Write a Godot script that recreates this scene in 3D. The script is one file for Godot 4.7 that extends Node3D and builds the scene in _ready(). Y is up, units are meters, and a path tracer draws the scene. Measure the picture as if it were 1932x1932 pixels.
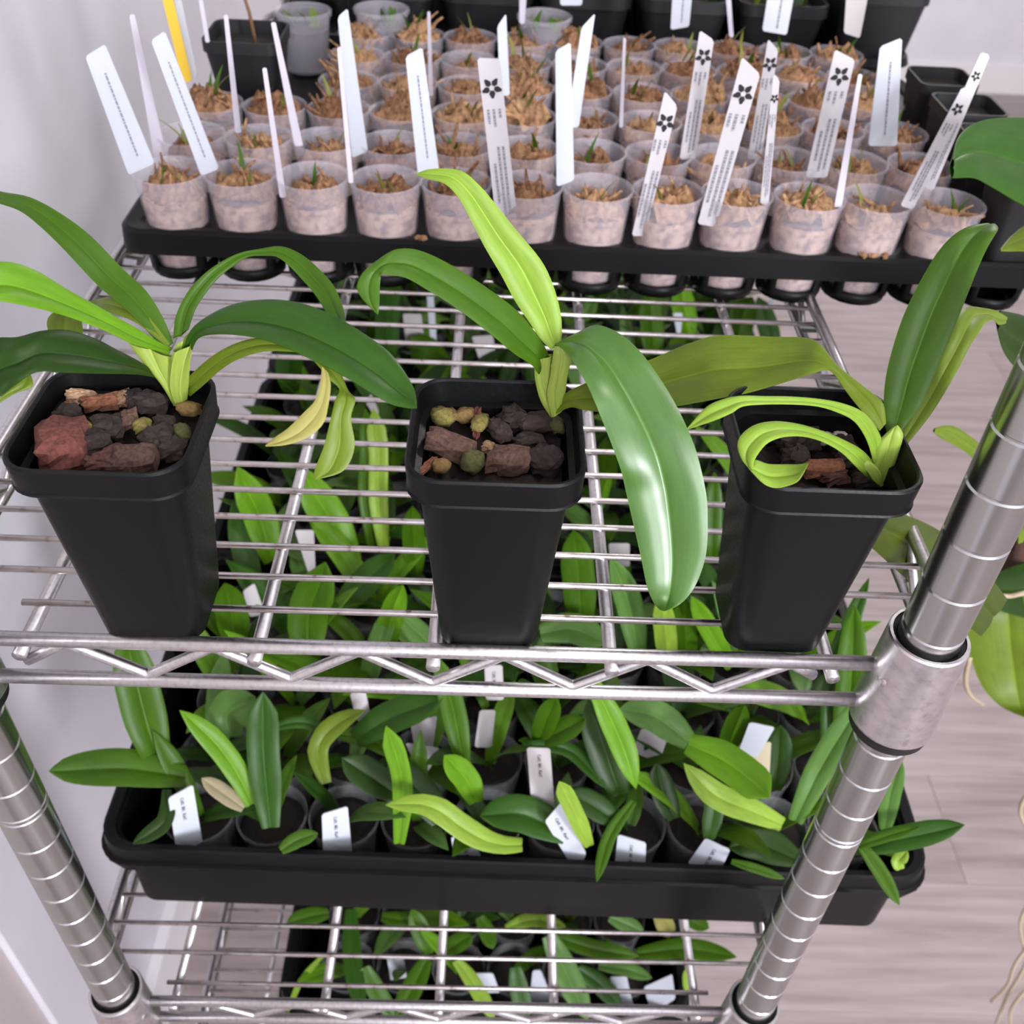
extends Node3D
# A wire plant rack seen from its short end: three potted orchids in front, a tray of
# seedling cups behind them, trays of young orchids on the shelves below.

var M := {}
var used := {}
var flat_normal := Vector3.UP
var rng := RandomNumberGenerator.new()

const SHELF := 1.069        # height of the top shelf's wires
const SHELF2 := 0.707
const SHELF3 := 0.40
const POST_X := 0.2077
const BACK_Z := -0.93
const WINDOWS := [[1.20, 1.55, 8.4], [0.10, 0.70, 2.7]]      # from x, to x, energy
const WIN_Y0 := 1.30
const WIN_Y1 := 2.30
const PANELS := [[0.75, 0.15, 0.8], [1.3, -2.4, 3.0]]        # x, z, energy; the second is added to brighten the far wall

# ---------------------------------------------------------------- set-up
func _ready() -> void:
	rng.seed = 20240611
	set_camera_and_light()
	make_materials()
	room()
	rack()
	front_plants()
	seedling_tray()
	back_of_shelf()
	second_shelf()
	third_shelf()
	hanging_orchid()
	tags()

func set_camera_and_light() -> void:
	var cam := Camera3D.new()
	cam.name = "camera"
	var lens := CameraAttributesPhysical.new()
	lens.frustum_focal_length = 23.4898
	lens.frustum_focus_distance = 0.40
	lens.exposure_aperture = 23.4898 / 2.2
	lens.frustum_near = 0.02
	lens.frustum_far = 30.0
	cam.attributes = lens
	cam.fov = 54.1227
	cam.near = 0.02
	cam.far = 30.0
	cam.position = Vector3(0.02095718, 1.40413291, 0.27918072)
	cam.rotation_order = EULER_ORDER_YXZ
	cam.rotation = Vector3(-0.72431068, -0.03496112, 0.05572209)
	add_child(cam)
	cam.current = true

	var env := Environment.new()
	env.background_mode = Environment.BG_SKY
	var sky := Sky.new()
	var sm := ProceduralSkyMaterial.new()
	sm.sky_top_color = Color(0.62, 0.74, 0.92)
	sm.sky_horizon_color = Color(0.86, 0.90, 0.96)
	sm.ground_bottom_color = Color(0.5, 0.5, 0.5)
	sm.ground_horizon_color = Color(0.8, 0.82, 0.85)
	sky.sky_material = sm
	env.sky = sky
	env.tonemap_mode = Environment.TONE_MAPPER_LINEAR
	env.tonemap_exposure = 1.05
	env.sdfgi_enabled = true
	env.ssao_enabled = true
	env.ssil_enabled = true
	var we := WorldEnvironment.new()
	we.name = "world_environment"
	we.environment = env
	add_child(we)

	# daylight entering by the two windows behind the camera
	for w in WINDOWS:
		var day := AreaLight3D.new()
		day.name = "window_daylight"
		day.area_size = Vector2(w[1] - w[0] - 0.1, WIN_Y1 - WIN_Y0 - 0.1)
		day.area_normalize_energy = true
		day.light_energy = w[2]
		day.light_color = Color(0.97, 0.97, 1.0)
		day.area_range = 12.0
		day.area_attenuation = 2.0
		day.shadow_enabled = true
		add_child(day, true)
		day.position = Vector3((w[0] + w[1]) / 2, (WIN_Y0 + WIN_Y1) / 2, NEAR_Z - 0.02)

	# the ceiling panel over the rack, and an added one brightening the far wall
	for p in PANELS:
		var top := AreaLight3D.new()
		top.name = "ceiling_panel_light"
		top.area_size = Vector2(0.3, 0.3)
		top.area_normalize_energy = true
		top.light_energy = p[2]
		top.light_color = Color(1.0, 0.985, 0.97)
		top.area_range = 12.0
		top.area_attenuation = 2.0
		top.shadow_enabled = true
		add_child(top, true)
		top.position = Vector3(p[0], 2.43, p[1])
		top.rotation.x = -PI / 2     # faces down

# ---------------------------------------------------------------- naming
func numbered(called: String) -> String:
	var n: int = used.get(called, 0)
	used[called] = n + 1
	return called if n == 0 else "%s_%03d" % [called, n]

func tag_meta(o: Node, label: String, category: String, group := "", kind := "") -> void:
	if label != "": o.set_meta("label", label)
	if category != "": o.set_meta("category", category)
	if group != "": o.set_meta("group", group)
	if kind != "": o.set_meta("kind", kind)

func thing(called: String, label: String, category: String, at := Vector3.ZERO, group := "") -> Node3D:
	var o := Node3D.new()
	o.name = numbered(called)
	o.position = at
	add_child(o)
	tag_meta(o, label, category, group)
	return o

func struct(o: Node) -> Node:
	o.set_meta("kind", "structure")
	return o

func obj(called: String, mesh: Mesh, mat: Material, parent: Node = self, at := Vector3.ZERO) -> MeshInstance3D:
	var o := MeshInstance3D.new()
	o.name = numbered(called) if parent == self else called
	o.mesh = mesh
	o.material_override = null
	for i in mesh.get_surface_count():
		o.set_surface_override_material(i, mat)
	o.position = at
	parent.add_child(o, true)
	return o

func part_node(called: String, parent: Node, at := Vector3.ZERO) -> Node3D:
	var o := Node3D.new()
	o.name = called
	o.position = at
	parent.add_child(o, true)
	return o

# ---------------------------------------------------------------- shapes
func begin(smooth := true) -> SurfaceTool:
	var st := SurfaceTool.new()
	st.begin(Mesh.PRIMITIVE_TRIANGLES)
	st.set_smooth_group(0 if smooth else -1)
	return st

func done(st: SurfaceTool) -> ArrayMesh:
	st.generate_normals()
	return st.commit()

func quad(st: SurfaceTool, a: Vector3, b: Vector3, c: Vector3, d: Vector3) -> void:
	for v in [a, b, c, a, c, d]:
		st.add_vertex(v)

func add_box(st: SurfaceTool, lo: Vector3, hi: Vector3) -> void:
	var p := []
	for i in 8:
		p.append(Vector3(hi.x if i & 1 else lo.x, hi.y if i & 2 else lo.y, hi.z if i & 4 else lo.z))
	quad(st, p[0], p[2], p[3], p[1])
	quad(st, p[4], p[5], p[7], p[6])
	quad(st, p[0], p[4], p[6], p[2])
	quad(st, p[1], p[3], p[7], p[5])
	quad(st, p[2], p[6], p[7], p[3])
	quad(st, p[0], p[1], p[5], p[4])

# a box whose upper edges are chamfered
func plank_mesh(size: Vector3, ch := 0.0012) -> ArrayMesh:
	var st := begin(false)
	var h := size * 0.5
	var rings := [[-h.y, 0.0], [h.y - ch, 0.0], [h.y, ch]]
	var prev := []
	for r in rings:
		var ring := [Vector3(-h.x + r[1], r[0], -h.z + r[1]), Vector3(h.x - r[1], r[0], -h.z + r[1]), Vector3(h.x - r[1], r[0], h.z - r[1]), Vector3(-h.x + r[1], r[0], h.z - r[1])]
		if prev.size():
			for i in 4:
				quad(st, prev[i], prev[(i + 1) % 4], ring[(i + 1) % 4], ring[i])
		prev = ring
	quad(st, prev[0], prev[1], prev[2], prev[3])
	return done(st)

func box_mesh(lo: Vector3, hi: Vector3) -> ArrayMesh:
	var st := begin(false)
	add_box(st, lo, hi)
	return done(st)

# round bar along a line of points
func add_tube(st: SurfaceTool, pts: Array, r: float, seg := 10, taper := 1.0) -> void:
	var rings := []
	var up := Vector3.UP
	for i in pts.size():
		var d: Vector3 = (pts[mini(i + 1, pts.size() - 1)] - pts[maxi(i - 1, 0)]).normalized()
		if absf(d.dot(up)) > 0.95: up = Vector3.RIGHT
		var s := d.cross(up).normalized()
		var t := s.cross(d).normalized()
		up = t
		var ring := []
		var rr := r * lerpf(1.0, taper, float(i) / (pts.size() - 1))
		for k in seg:
			var a := TAU * k / seg
			ring.append(pts[i] + (s * cos(a) + t * sin(a)) * rr)
		rings.append(ring)
	for i in rings.size() - 1:
		for k in seg:
			var l := (k + 1) % seg
			quad(st, rings[i][k], rings[i][l], rings[i + 1][l], rings[i + 1][k])
	for e in [0, rings.size() - 1]:
		var c: Vector3 = pts[e]
		for k in seg:
			var l := (k + 1) % seg
			st.add_vertex(c)
			st.add_vertex(rings[e][l] if e == 0 else rings[e][k])
			st.add_vertex(rings[e][k] if e == 0 else rings[e][l])

func tube_mesh(pts: Array, r: float, seg := 10, taper := 1.0) -> ArrayMesh:
	var st := begin()
	add_tube(st, pts, r, seg, taper)
	return done(st)

# profile of [radius, height] turned about the upright axis
func add_lathe(st: SurfaceTool, prof: Array, seg := 24, at := Vector3.ZERO) -> void:
	for i in prof.size() - 1:
		for k in seg:
			var a := TAU * k / seg
			var b := TAU * (k + 1) / seg
			var p0 := at + Vector3(cos(a) * prof[i][0], prof[i][1], sin(a) * prof[i][0])
			var p1 := at + Vector3(cos(b) * prof[i][0], prof[i][1], sin(b) * prof[i][0])
			var q0 := at + Vector3(cos(a) * prof[i + 1][0], prof[i + 1][1], sin(a) * prof[i + 1][0])
			var q1 := at + Vector3(cos(b) * prof[i + 1][0], prof[i + 1][1], sin(b) * prof[i + 1][0])
			quad(st, p0, p1, q1, q0)

func lathe_mesh(prof: Array, seg := 24) -> ArrayMesh:
	var st := begin()
	for i in prof.size() - 1:
		st.set_smooth_group(i)
		add_lathe(st, [prof[i], prof[i + 1]], seg)
	return done(st)

# stacked rounded rectangles: levels of [y, half x, half z, corner radius]
func round_rect(h: Array, n := 5) -> Array:
	var out := []
	for c in 4:
		var sx := 1.0 if c == 0 or c == 3 else -1.0
		var sz := 1.0 if c < 2 else -1.0
		for k in n + 1:
			var a := PI / 2 * (c + float(k) / n)
			out.append(Vector3(sx * (h[1] - h[3]) + cos(a) * h[3], h[0], sz * (h[2] - h[3]) + sin(a) * h[3]))
	return out

func loft_mesh(levels: Array, cap_first := true, cap_last := false, n := 5) -> ArrayMesh:
	var st := SurfaceTool.new()
	st.begin(Mesh.PRIMITIVE_TRIANGLES)
	var prev := []
	for j in levels.size():
		var ring := round_rect(levels[j], n)
		if prev.size():
			st.set_smooth_group(j)
			for i in ring.size():
				var l := (i + 1) % ring.size()
				quad(st, prev[i], prev[l], ring[l], ring[i])
		if (j == 0 and cap_first) or (j == levels.size() - 1 and cap_last):
			st.set_smooth_group(100 + j)
			var c := Vector3(0, levels[j][0], 0)
			for i in ring.size():
				st.add_vertex(c); st.add_vertex(ring[i]); st.add_vertex(ring[(i + 1) % ring.size()])
		prev = ring
	st.generate_normals()
	return st.commit()

func cr(a: Vector3, b: Vector3, c: Vector3, d: Vector3, t: float) -> Vector3:
	return 0.5 * ((2.0 * b) + (c - a) * t + (2.0 * a - 5.0 * b + 4.0 * c - d) * t * t + (3.0 * b - a - 3.0 * c + d) * t * t * t)

# a leaf blade between two edge lines (six numbers a station), folded along its midrib, with thickness
func leaf_mesh(e: Array, fold := 0.15, sub := 3, cols := 8, thick := 0.0009, origin := Vector3.ZERO) -> ArrayMesh:
	var n: int = e.size() / 6
	var lo := []
	var hi := []
	for i in n:
		lo.append(Vector3(e[i * 6], e[i * 6 + 1], e[i * 6 + 2]) - origin)
		hi.append(Vector3(e[i * 6 + 3], e[i * 6 + 4], e[i * 6 + 5]) - origin)
	var A := []
	var B := []
	for i in n - 1:
		for k in sub:
			var t := float(k) / sub
			A.append(cr(lo[maxi(i - 1, 0)], lo[i], lo[i + 1], lo[mini(i + 2, n - 1)], t))
			B.append(cr(hi[maxi(i - 1, 0)], hi[i], hi[i + 1], hi[mini(i + 2, n - 1)], t))
	A.append(lo[n - 1]); B.append(hi[n - 1])
	var rows := A.size()
	var nrm := []
	for i in rows:
		var d: Vector3 = (A[mini(i + 1, rows - 1)] + B[mini(i + 1, rows - 1)] - A[maxi(i - 1, 0)] - B[maxi(i - 1, 0)])
		var s: Vector3 = B[i] - A[i]
		var v := d.cross(s)
		if v.length() < 1e-12: v = Vector3.UP if i == 0 else nrm[i - 1]
		v = v.normalized()
		if i > 0 and v.dot(nrm[i - 1]) < 0.0: v = -v
		nrm.append(v)
	# the first rows decide which side is up
	var sum := Vector3.ZERO
	for v in nrm: sum += v
	var flip := 1.0 if sum.y >= 0.0 else -1.0
	var across := []
	var crease := 0.0
	if cols >= 8:
		across = [0.0, 0.04, 0.13, 0.25, 0.36, 0.44, 0.475, 0.5, 0.525, 0.56, 0.64, 0.75, 0.87, 0.96, 1.0]
		cols = across.size() - 1
		crease = 0.016
	else:
		for k in cols + 1: across.append(float(k) / cols)
	var length := 0.0
	var top := []
	var bot := []
	var us := []
	for i in rows:
		if i: length += ((A[i] + B[i]) * 0.5 - (A[i - 1] + B[i - 1]) * 0.5).length()
		us.append(length)
		var w: float = (B[i] - A[i]).length()
		var tr := []
		var br := []
		for k in cols + 1:
			var c: float = across[k]
			var x := absf(c * 2.0 - 1.0)
			# blade rises from a crease at the midrib, then rounds over at the margins
			var lift := fold * w * (sqrt(x * x + 0.0012) - 0.55 * x * x * x - 0.45) - crease * w * exp(-pow(x / 0.07, 2.0))
			var p: Vector3 = A[i].lerp(B[i], c) + nrm[i] * flip * lift
			var th := thick * (1.0 - 0.75 * x * x) * clampf(w / 0.006, 0.15, 1.0)
			tr.append(p + nrm[i] * flip * th * 0.5)
			br.append(p - nrm[i] * flip * th * 0.5)
		top.append(tr)
		bot.append(br)
	var st := SurfaceTool.new()
	st.begin(Mesh.PRIMITIVE_TRIANGLES)
	var sides := [top, bot]
	for s in 2:
		st.set_smooth_group(s)
		var g: Array = sides[s]
		for i in rows - 1:
			for k in cols:
				var ids := [[i, k], [i, k + 1], [i + 1, k + 1], [i, k], [i + 1, k + 1], [i + 1, k]]
				if s == 1: ids.reverse()
				for q in ids:
					st.set_uv(Vector2(across[q[1]], us[q[0]] * 10.0))
					st.add_vertex(g[q[0]][q[1]])
	st.set_smooth_group(2)
	for i in rows - 1:
		for k in [0, cols]:
			for v in [top[i][k], top[i + 1][k], bot[i + 1][k], top[i][k], bot[i + 1][k], bot[i][k]]:
				st.set_uv(Vector2(0, us[i] * 10.0))
				st.add_vertex(v)
	st.generate_normals()
	return st.commit()

# lump with rough facets (bark, pebble)
func chip_mesh(half: Vector3, rough: float, sd: int, square := 0.5, facets := false) -> ArrayMesh:
	var noise := FastNoiseLite.new()
	noise.seed = sd
	noise.frequency = 1.1
	noise.fractal_octaves = 3
	var st := begin(not facets)
	var nu := 16
	var nv := 9
	var g := []
	for j in nv + 1:
		var row := []
		for i in nu:
			var th := PI * j / nv
			var ph := TAU * i / nu
			var d := Vector3(sin(th) * cos(ph), cos(th), sin(th) * sin(ph))
			var cube: float = 1.0 / maxf(absf(d.x), maxf(absf(d.y), absf(d.z)))
			var rad := lerpf(1.0, cube, square) * (1.0 + rough * noise.get_noise_3dv(d * 1.6))
			if facets: rad *= 1.0 + 0.07 * noise.get_noise_3d(d.x * 1.5, d.y * 9.0 + 7.0, d.z * 9.0)
			row.append(d * rad * half)
		g.append(row)
	for j in nv:
		for i in nu:
			var l := (i + 1) % nu
			quad(st, g[j][i], g[j][l], g[j + 1][l], g[j + 1][i])
	return done(st)

# ---------------------------------------------------------------- materials
func noise_tex(freq: float, stops: Array, kind := FastNoiseLite.TYPE_SIMPLEX_SMOOTH, octaves := 4, size := 512, sd := 1) -> NoiseTexture2D:
	var n := FastNoiseLite.new()
	n.noise_type = kind
	n.frequency = freq
	n.seed = sd
	n.fractal_octaves = octaves
	var t := NoiseTexture2D.new()
	t.width = size
	t.height = size
	t.seamless = true
	t.noise = n
	var g := Gradient.new()
	var off := PackedFloat32Array()
	var col := PackedColorArray()
	for s in stops:
		off.append(s[0])
		col.append(s[1])
	g.offsets = off
	g.colors = col
	t.color_ramp = g
	return t

func mat(col: Color, rough := 0.5, metal := 0.0, spec := 0.5) -> StandardMaterial3D:
	var m := StandardMaterial3D.new()
	m.albedo_color = col
	m.roughness = rough
	m.metallic = metal
	m.metallic_specular = spec
	return m

func tri(m: StandardMaterial3D, tex: Texture2D, scale: Vector3, world := true) -> StandardMaterial3D:
	m.albedo_texture = tex
	m.uv1_triplanar = true
	m.uv1_world_triplanar = world
	m.uv1_scale = scale
	return m

func leaf_mat(col: Color, rough := 0.42, back := 0.35) -> StandardMaterial3D:
	var m := mat(col, rough, 0.0, 0.36)
	m.albedo_texture = leaf_tex
	m.uv1_scale = Vector3(1, 1, 1)
	m.backlight_enabled = true
	m.backlight = Color(back * 0.75, back, back * 0.25)
	return m

var leaf_tex: ImageTexture

func make_leaf_texture() -> void:
	# across: pale midrib and margins, fine parallel veins; along: slow blotches
	var w := 256
	var h := 256
	var im := Image.create(w, h, false, Image.FORMAT_RGB8)
	var n := FastNoiseLite.new()
	n.seed = 5
	n.frequency = 0.02
	var v := FastNoiseLite.new()
	v.seed = 9
	v.frequency = 0.09
	for x in w:
		var c := absf((x + 0.5) / w * 2.0 - 1.0)
		var rib := exp(-pow(c / 0.035, 2.0))
		var margin := exp(-pow((1.0 - c) / 0.03, 2.0))
		for y in h:
			var b := n.get_noise_2d(x * 0.6, sin(TAU * y / h) * 40.0 + 100.0) * 0.5 + n.get_noise_2d(x, cos(TAU * y / h) * 60.0) * 0.5
			var s := v.get_noise_2d(x * 1.6, sin(TAU * y / h) * 3.0)
			var k := 0.84 + 0.10 * b + 0.06 * s
			var col := Color(k, k, k * 0.96)
			col = col.lerp(Color(1.0, 1.0, 0.93), clampf(rib * 0.60 + margin * 0.40, 0.0, 1.0))
			im.set_pixel(x, y, Color(minf(col.r, 1.0), minf(col.g, 1.0), minf(col.b, 1.0)))
	leaf_tex = ImageTexture.create_from_image(im)

func make_materials() -> void:
	make_leaf_texture()
	# room
	var wall_tex := noise_tex(0.01, [[0.0, Color(0.95, 0.95, 0.95)], [1.0, Color(1, 1, 1)]])
	M.wall = tri(mat(Color(0.87, 0.86, 0.885), 0.75), wall_tex, Vector3(0.7, 0.7, 0.7))
	M.trim = mat(Color(0.89, 0.88, 0.88), 0.45)
	M.recess_panel = mat(Color(0.74, 0.70, 0.69), 0.55)
	M.ceiling = mat(Color(0.9, 0.9, 0.9), 0.9)
	var grain := noise_tex(0.012, [[0.0, Color(0.76, 0.73, 0.72)], [0.35, Color(0.87, 0.84, 0.83)], [0.6, Color(0.93, 0.90, 0.89)], [1.0, Color(1.0, 0.97, 0.96)]], FastNoiseLite.TYPE_SIMPLEX_SMOOTH, 6, 1024, 3)
	var tones := [Color(0.64, 0.605, 0.60), Color(0.665, 0.63, 0.625), Color(0.625, 0.59, 0.585), Color(0.65, 0.615, 0.61)]
	for i in 4:
		var m: StandardMaterial3D = tri(mat(tones[i], 0.36), grain, Vector3(0.22, 2.0, 2.9))
		m.uv1_offset = Vector3(0.37 * i, 0.0, 0.61 * i)
		M["plank%d" % i] = m
	# metal of the rack
	var mott := noise_tex(0.02, [[0.0, Color(0.74, 0.73, 0.74)], [0.4, Color(0.92, 0.91, 0.92)], [1.0, Color(1, 1, 1)]], FastNoiseLite.TYPE_SIMPLEX_SMOOTH, 6, 512, 4)
	var scuff := noise_tex(0.03, [[0.0, Color(0.26, 0.26, 0.26)], [0.6, Color(0.36, 0.36, 0.36)], [1.0, Color(0.6, 0.6, 0.6)]], FastNoiseLite.TYPE_SIMPLEX_SMOOTH, 5, 512, 8)
	M.post = mat(Color(0.70, 0.70, 0.69), 0.24, 1.0)
	M.rail = tri(mat(Color(0.84, 0.835, 0.83), 1.0, 1.0), mott, Vector3(30, 30, 30))
	M.rail.roughness_texture = scuff
	M.wire = tri(mat(Color(0.88, 0.865, 0.86), 1.0, 1.0), noise_tex(0.012, [[0.0, Color(0.42, 0.25, 0.15)], [0.13, Color(0.60, 0.48, 0.42)], [0.2, Color(0.84, 0.81, 0.80)], [1.0, Color(1, 1, 1)]], FastNoiseLite.TYPE_SIMPLEX_SMOOTH, 5, 512, 12), Vector3(14, 14, 14))
	M.wire.roughness_texture = scuff
	M.collar = tri(mat(Color(0.86, 0.85, 0.85), 0.36, 1.0), mott, Vector3(14, 14, 14))
	M.sleeve = mat(Color(0.03, 0.03, 0.032), 0.5)
	# plastics
	var scratch := noise_tex(0.05, [[0.0, Color(0.42, 0.42, 0.42)], [0.55, Color(0.5, 0.5, 0.5)], [1.0, Color(0.72, 0.72, 0.72)]], FastNoiseLite.TYPE_SIMPLEX_SMOOTH, 5, 512, 21)
	M.pot = tri(mat(Color(0.052, 0.053, 0.055), 0.42, 0.0, 0.3), noise_tex(0.04, [[0.0, Color(0.86, 0.86, 0.86)], [0.8, Color(0.96, 0.96, 0.96)], [0.93, Color(1, 1, 1)], [1.0, Color(1, 1, 1)]], FastNoiseLite.TYPE_SIMPLEX_SMOOTH, 6, 512, 22), Vector3(18, 18, 18), false)
	M.pot.roughness = 0.8
	M.pot.roughness_texture = scratch
	M.tray = mat(Color(0.052, 0.053, 0.054), 0.42, 0.0, 0.28)
	M.black = mat(Color(0.035, 0.035, 0.04), 0.6)
	M.cup = mat(Color(0.84, 0.82, 0.86, 0.20), 0.3)
	M.cup.transparency = BaseMaterial3D.TRANSPARENCY_ALPHA
	M.clearpot = mat(Color(0.70, 0.71, 0.71, 0.13), 0.3)
	M.clearpot.transparency = BaseMaterial3D.TRANSPARENCY_ALPHA
	# growing media
	var moss_tex := noise_tex(0.02, [[0.0, Color(0.36, 0.28, 0.22)], [0.3, Color(0.62, 0.51, 0.42)], [0.55, Color(0.86, 0.77, 0.68)], [1.0, Color(1.0, 0.95, 0.88)]], FastNoiseLite.TYPE_SIMPLEX_SMOOTH, 5, 512, 31)
	M.moss_core = tri(mat(Color(0.84, 0.76, 0.71), 0.9), moss_tex, Vector3(11, 11, 11))
	M.moss_top = tri(mat(Color(0.68, 0.57, 0.46), 0.9), moss_tex, Vector3(22, 22, 22))
	M.moss_top0 = M.moss_top
	M.moss_top1 = tri(mat(Color(0.60, 0.48, 0.38), 0.9), moss_tex, Vector3(22, 22, 22))
	M.moss_top2 = tri(mat(Color(0.76, 0.66, 0.54), 0.9), moss_tex, Vector3(17, 17, 17))
	M.soil = tri(mat(Color(0.16, 0.115, 0.095), 0.9), moss_tex, Vector3(30, 30, 30))
	M.dark_mix = tri(mat(Color(0.11, 0.085, 0.07), 0.9), moss_tex, Vector3(30, 30, 30))
	var bark_tex := noise_tex(0.02, [[0.0, Color(0.55, 0.5, 0.48)], [0.5, Color(0.9, 0.88, 0.86)], [1.0, Color(1, 1, 1)]], FastNoiseLite.TYPE_SIMPLEX_SMOOTH, 5, 512, 41)
	var barks := {"bark_red": Color(0.46, 0.26, 0.22), "bark_red2": Color(0.36, 0.22, 0.19), "bark_rust": Color(0.56, 0.36, 0.26), "bark_pale": Color(0.78, 0.65, 0.52), "bark_tan": Color(0.62, 0.50, 0.38), "bark_brown": Color(0.40, 0.30, 0.25), "bark_brown2": Color(0.34, 0.25, 0.21), "bark_dark": Color(0.20, 0.155, 0.13), "bark_dark2": Color(0.26, 0.20, 0.18), "pebble_white": Color(0.82, 0.80, 0.78), "pebble_olive": Color(0.55, 0.52, 0.26), "pebble_tan": Color(0.56, 0.46, 0.27), "pebble_moss": Color(0.33, 0.34, 0.17)}
	for k in barks:
		M[k] = tri(mat(barks[k], 0.85), bark_tex, Vector3(45, 45, 45), false)
	# leaves
	M.leaf_mid = leaf_mat(Color(0.27, 0.425, 0.05))
	M.leaf_bright = leaf_mat(Color(0.42, 0.62, 0.12))
	M.leaf_lime = leaf_mat(Color(0.57, 0.71, 0.25))
	M.leaf_dark = leaf_mat(Color(0.16, 0.28, 0.07))
	M.leaf_deep = leaf_mat(Color(0.20, 0.36, 0.08))
	M.leaf_olive = leaf_mat(Color(0.44, 0.53, 0.14))
	M.leaf_olivedark = leaf_mat(Color(0.27, 0.33, 0.06))
	M.leaf_grey = leaf_mat(Color(0.37, 0.53, 0.25))
	M.leaf_glossy = leaf_mat(Color(0.30, 0.48, 0.15), 0.34)
	M.leaf_glossy.metallic_specular = 0.6
	M.leaf_yellow = leaf_mat(Color(0.66, 0.64, 0.36), 0.5)
	M.sheath = leaf_mat(Color(0.66, 0.75, 0.34))
	M.sheath_pale = leaf_mat(Color(0.63, 0.74, 0.32))
	M.bract = leaf_mat(Color(0.66, 0.62, 0.50), 0.6)
	M.sprout = leaf_mat(Color(0.58, 0.60, 0.32), 0.5)
	M.root = mat(Color(0.66, 0.60, 0.50), 0.8)
	M.root_brown = mat(Color(0.45, 0.33, 0.22), 0.8)
	# tags
	M.tag_white = mat(Color(0.75, 0.77, 0.80), 0.5)
	M.tag_grey = mat(Color(0.72, 0.70, 0.70), 0.55)
	M.tag_cream = mat(Color(0.78, 0.74, 0.62), 0.6)
	M.tag_yellow = mat(Color(0.86, 0.72, 0.22), 0.5)
	M.tag_clear = mat(Color(0.84, 0.82, 0.86, 0.8), 0.45)
	M.tag_clear.transparency = BaseMaterial3D.TRANSPARENCY_ALPHA
	M.tag_flower = mat(Color(0.74, 0.725, 0.735), 0.5)
	M.ink = mat(Color(0.07, 0.07, 0.08), 0.7)
	M.ink_grey = mat(Color(0.50, 0.50, 0.54), 0.7)
	M.lamp = mat(Color(1, 1, 1), 0.5)
	M.lamp.emission_enabled = true
	M.lamp.emission = Color(1.0, 0.97, 0.95)
	M.lamp.emission_energy_multiplier = 3.0
	M.pane = mat(Color(0.9, 0.95, 1.0, 0.06), 0.05)
	M.pane.transparency = BaseMaterial3D.TRANSPARENCY_ALPHA

# ---------------------------------------------------------------- the room
const WALL_X := -0.39
const FAR_Z := -4.10
const RIGHT_X := 2.75
const NEAR_Z := 2.2
const TOP_Y := 2.5

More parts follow.
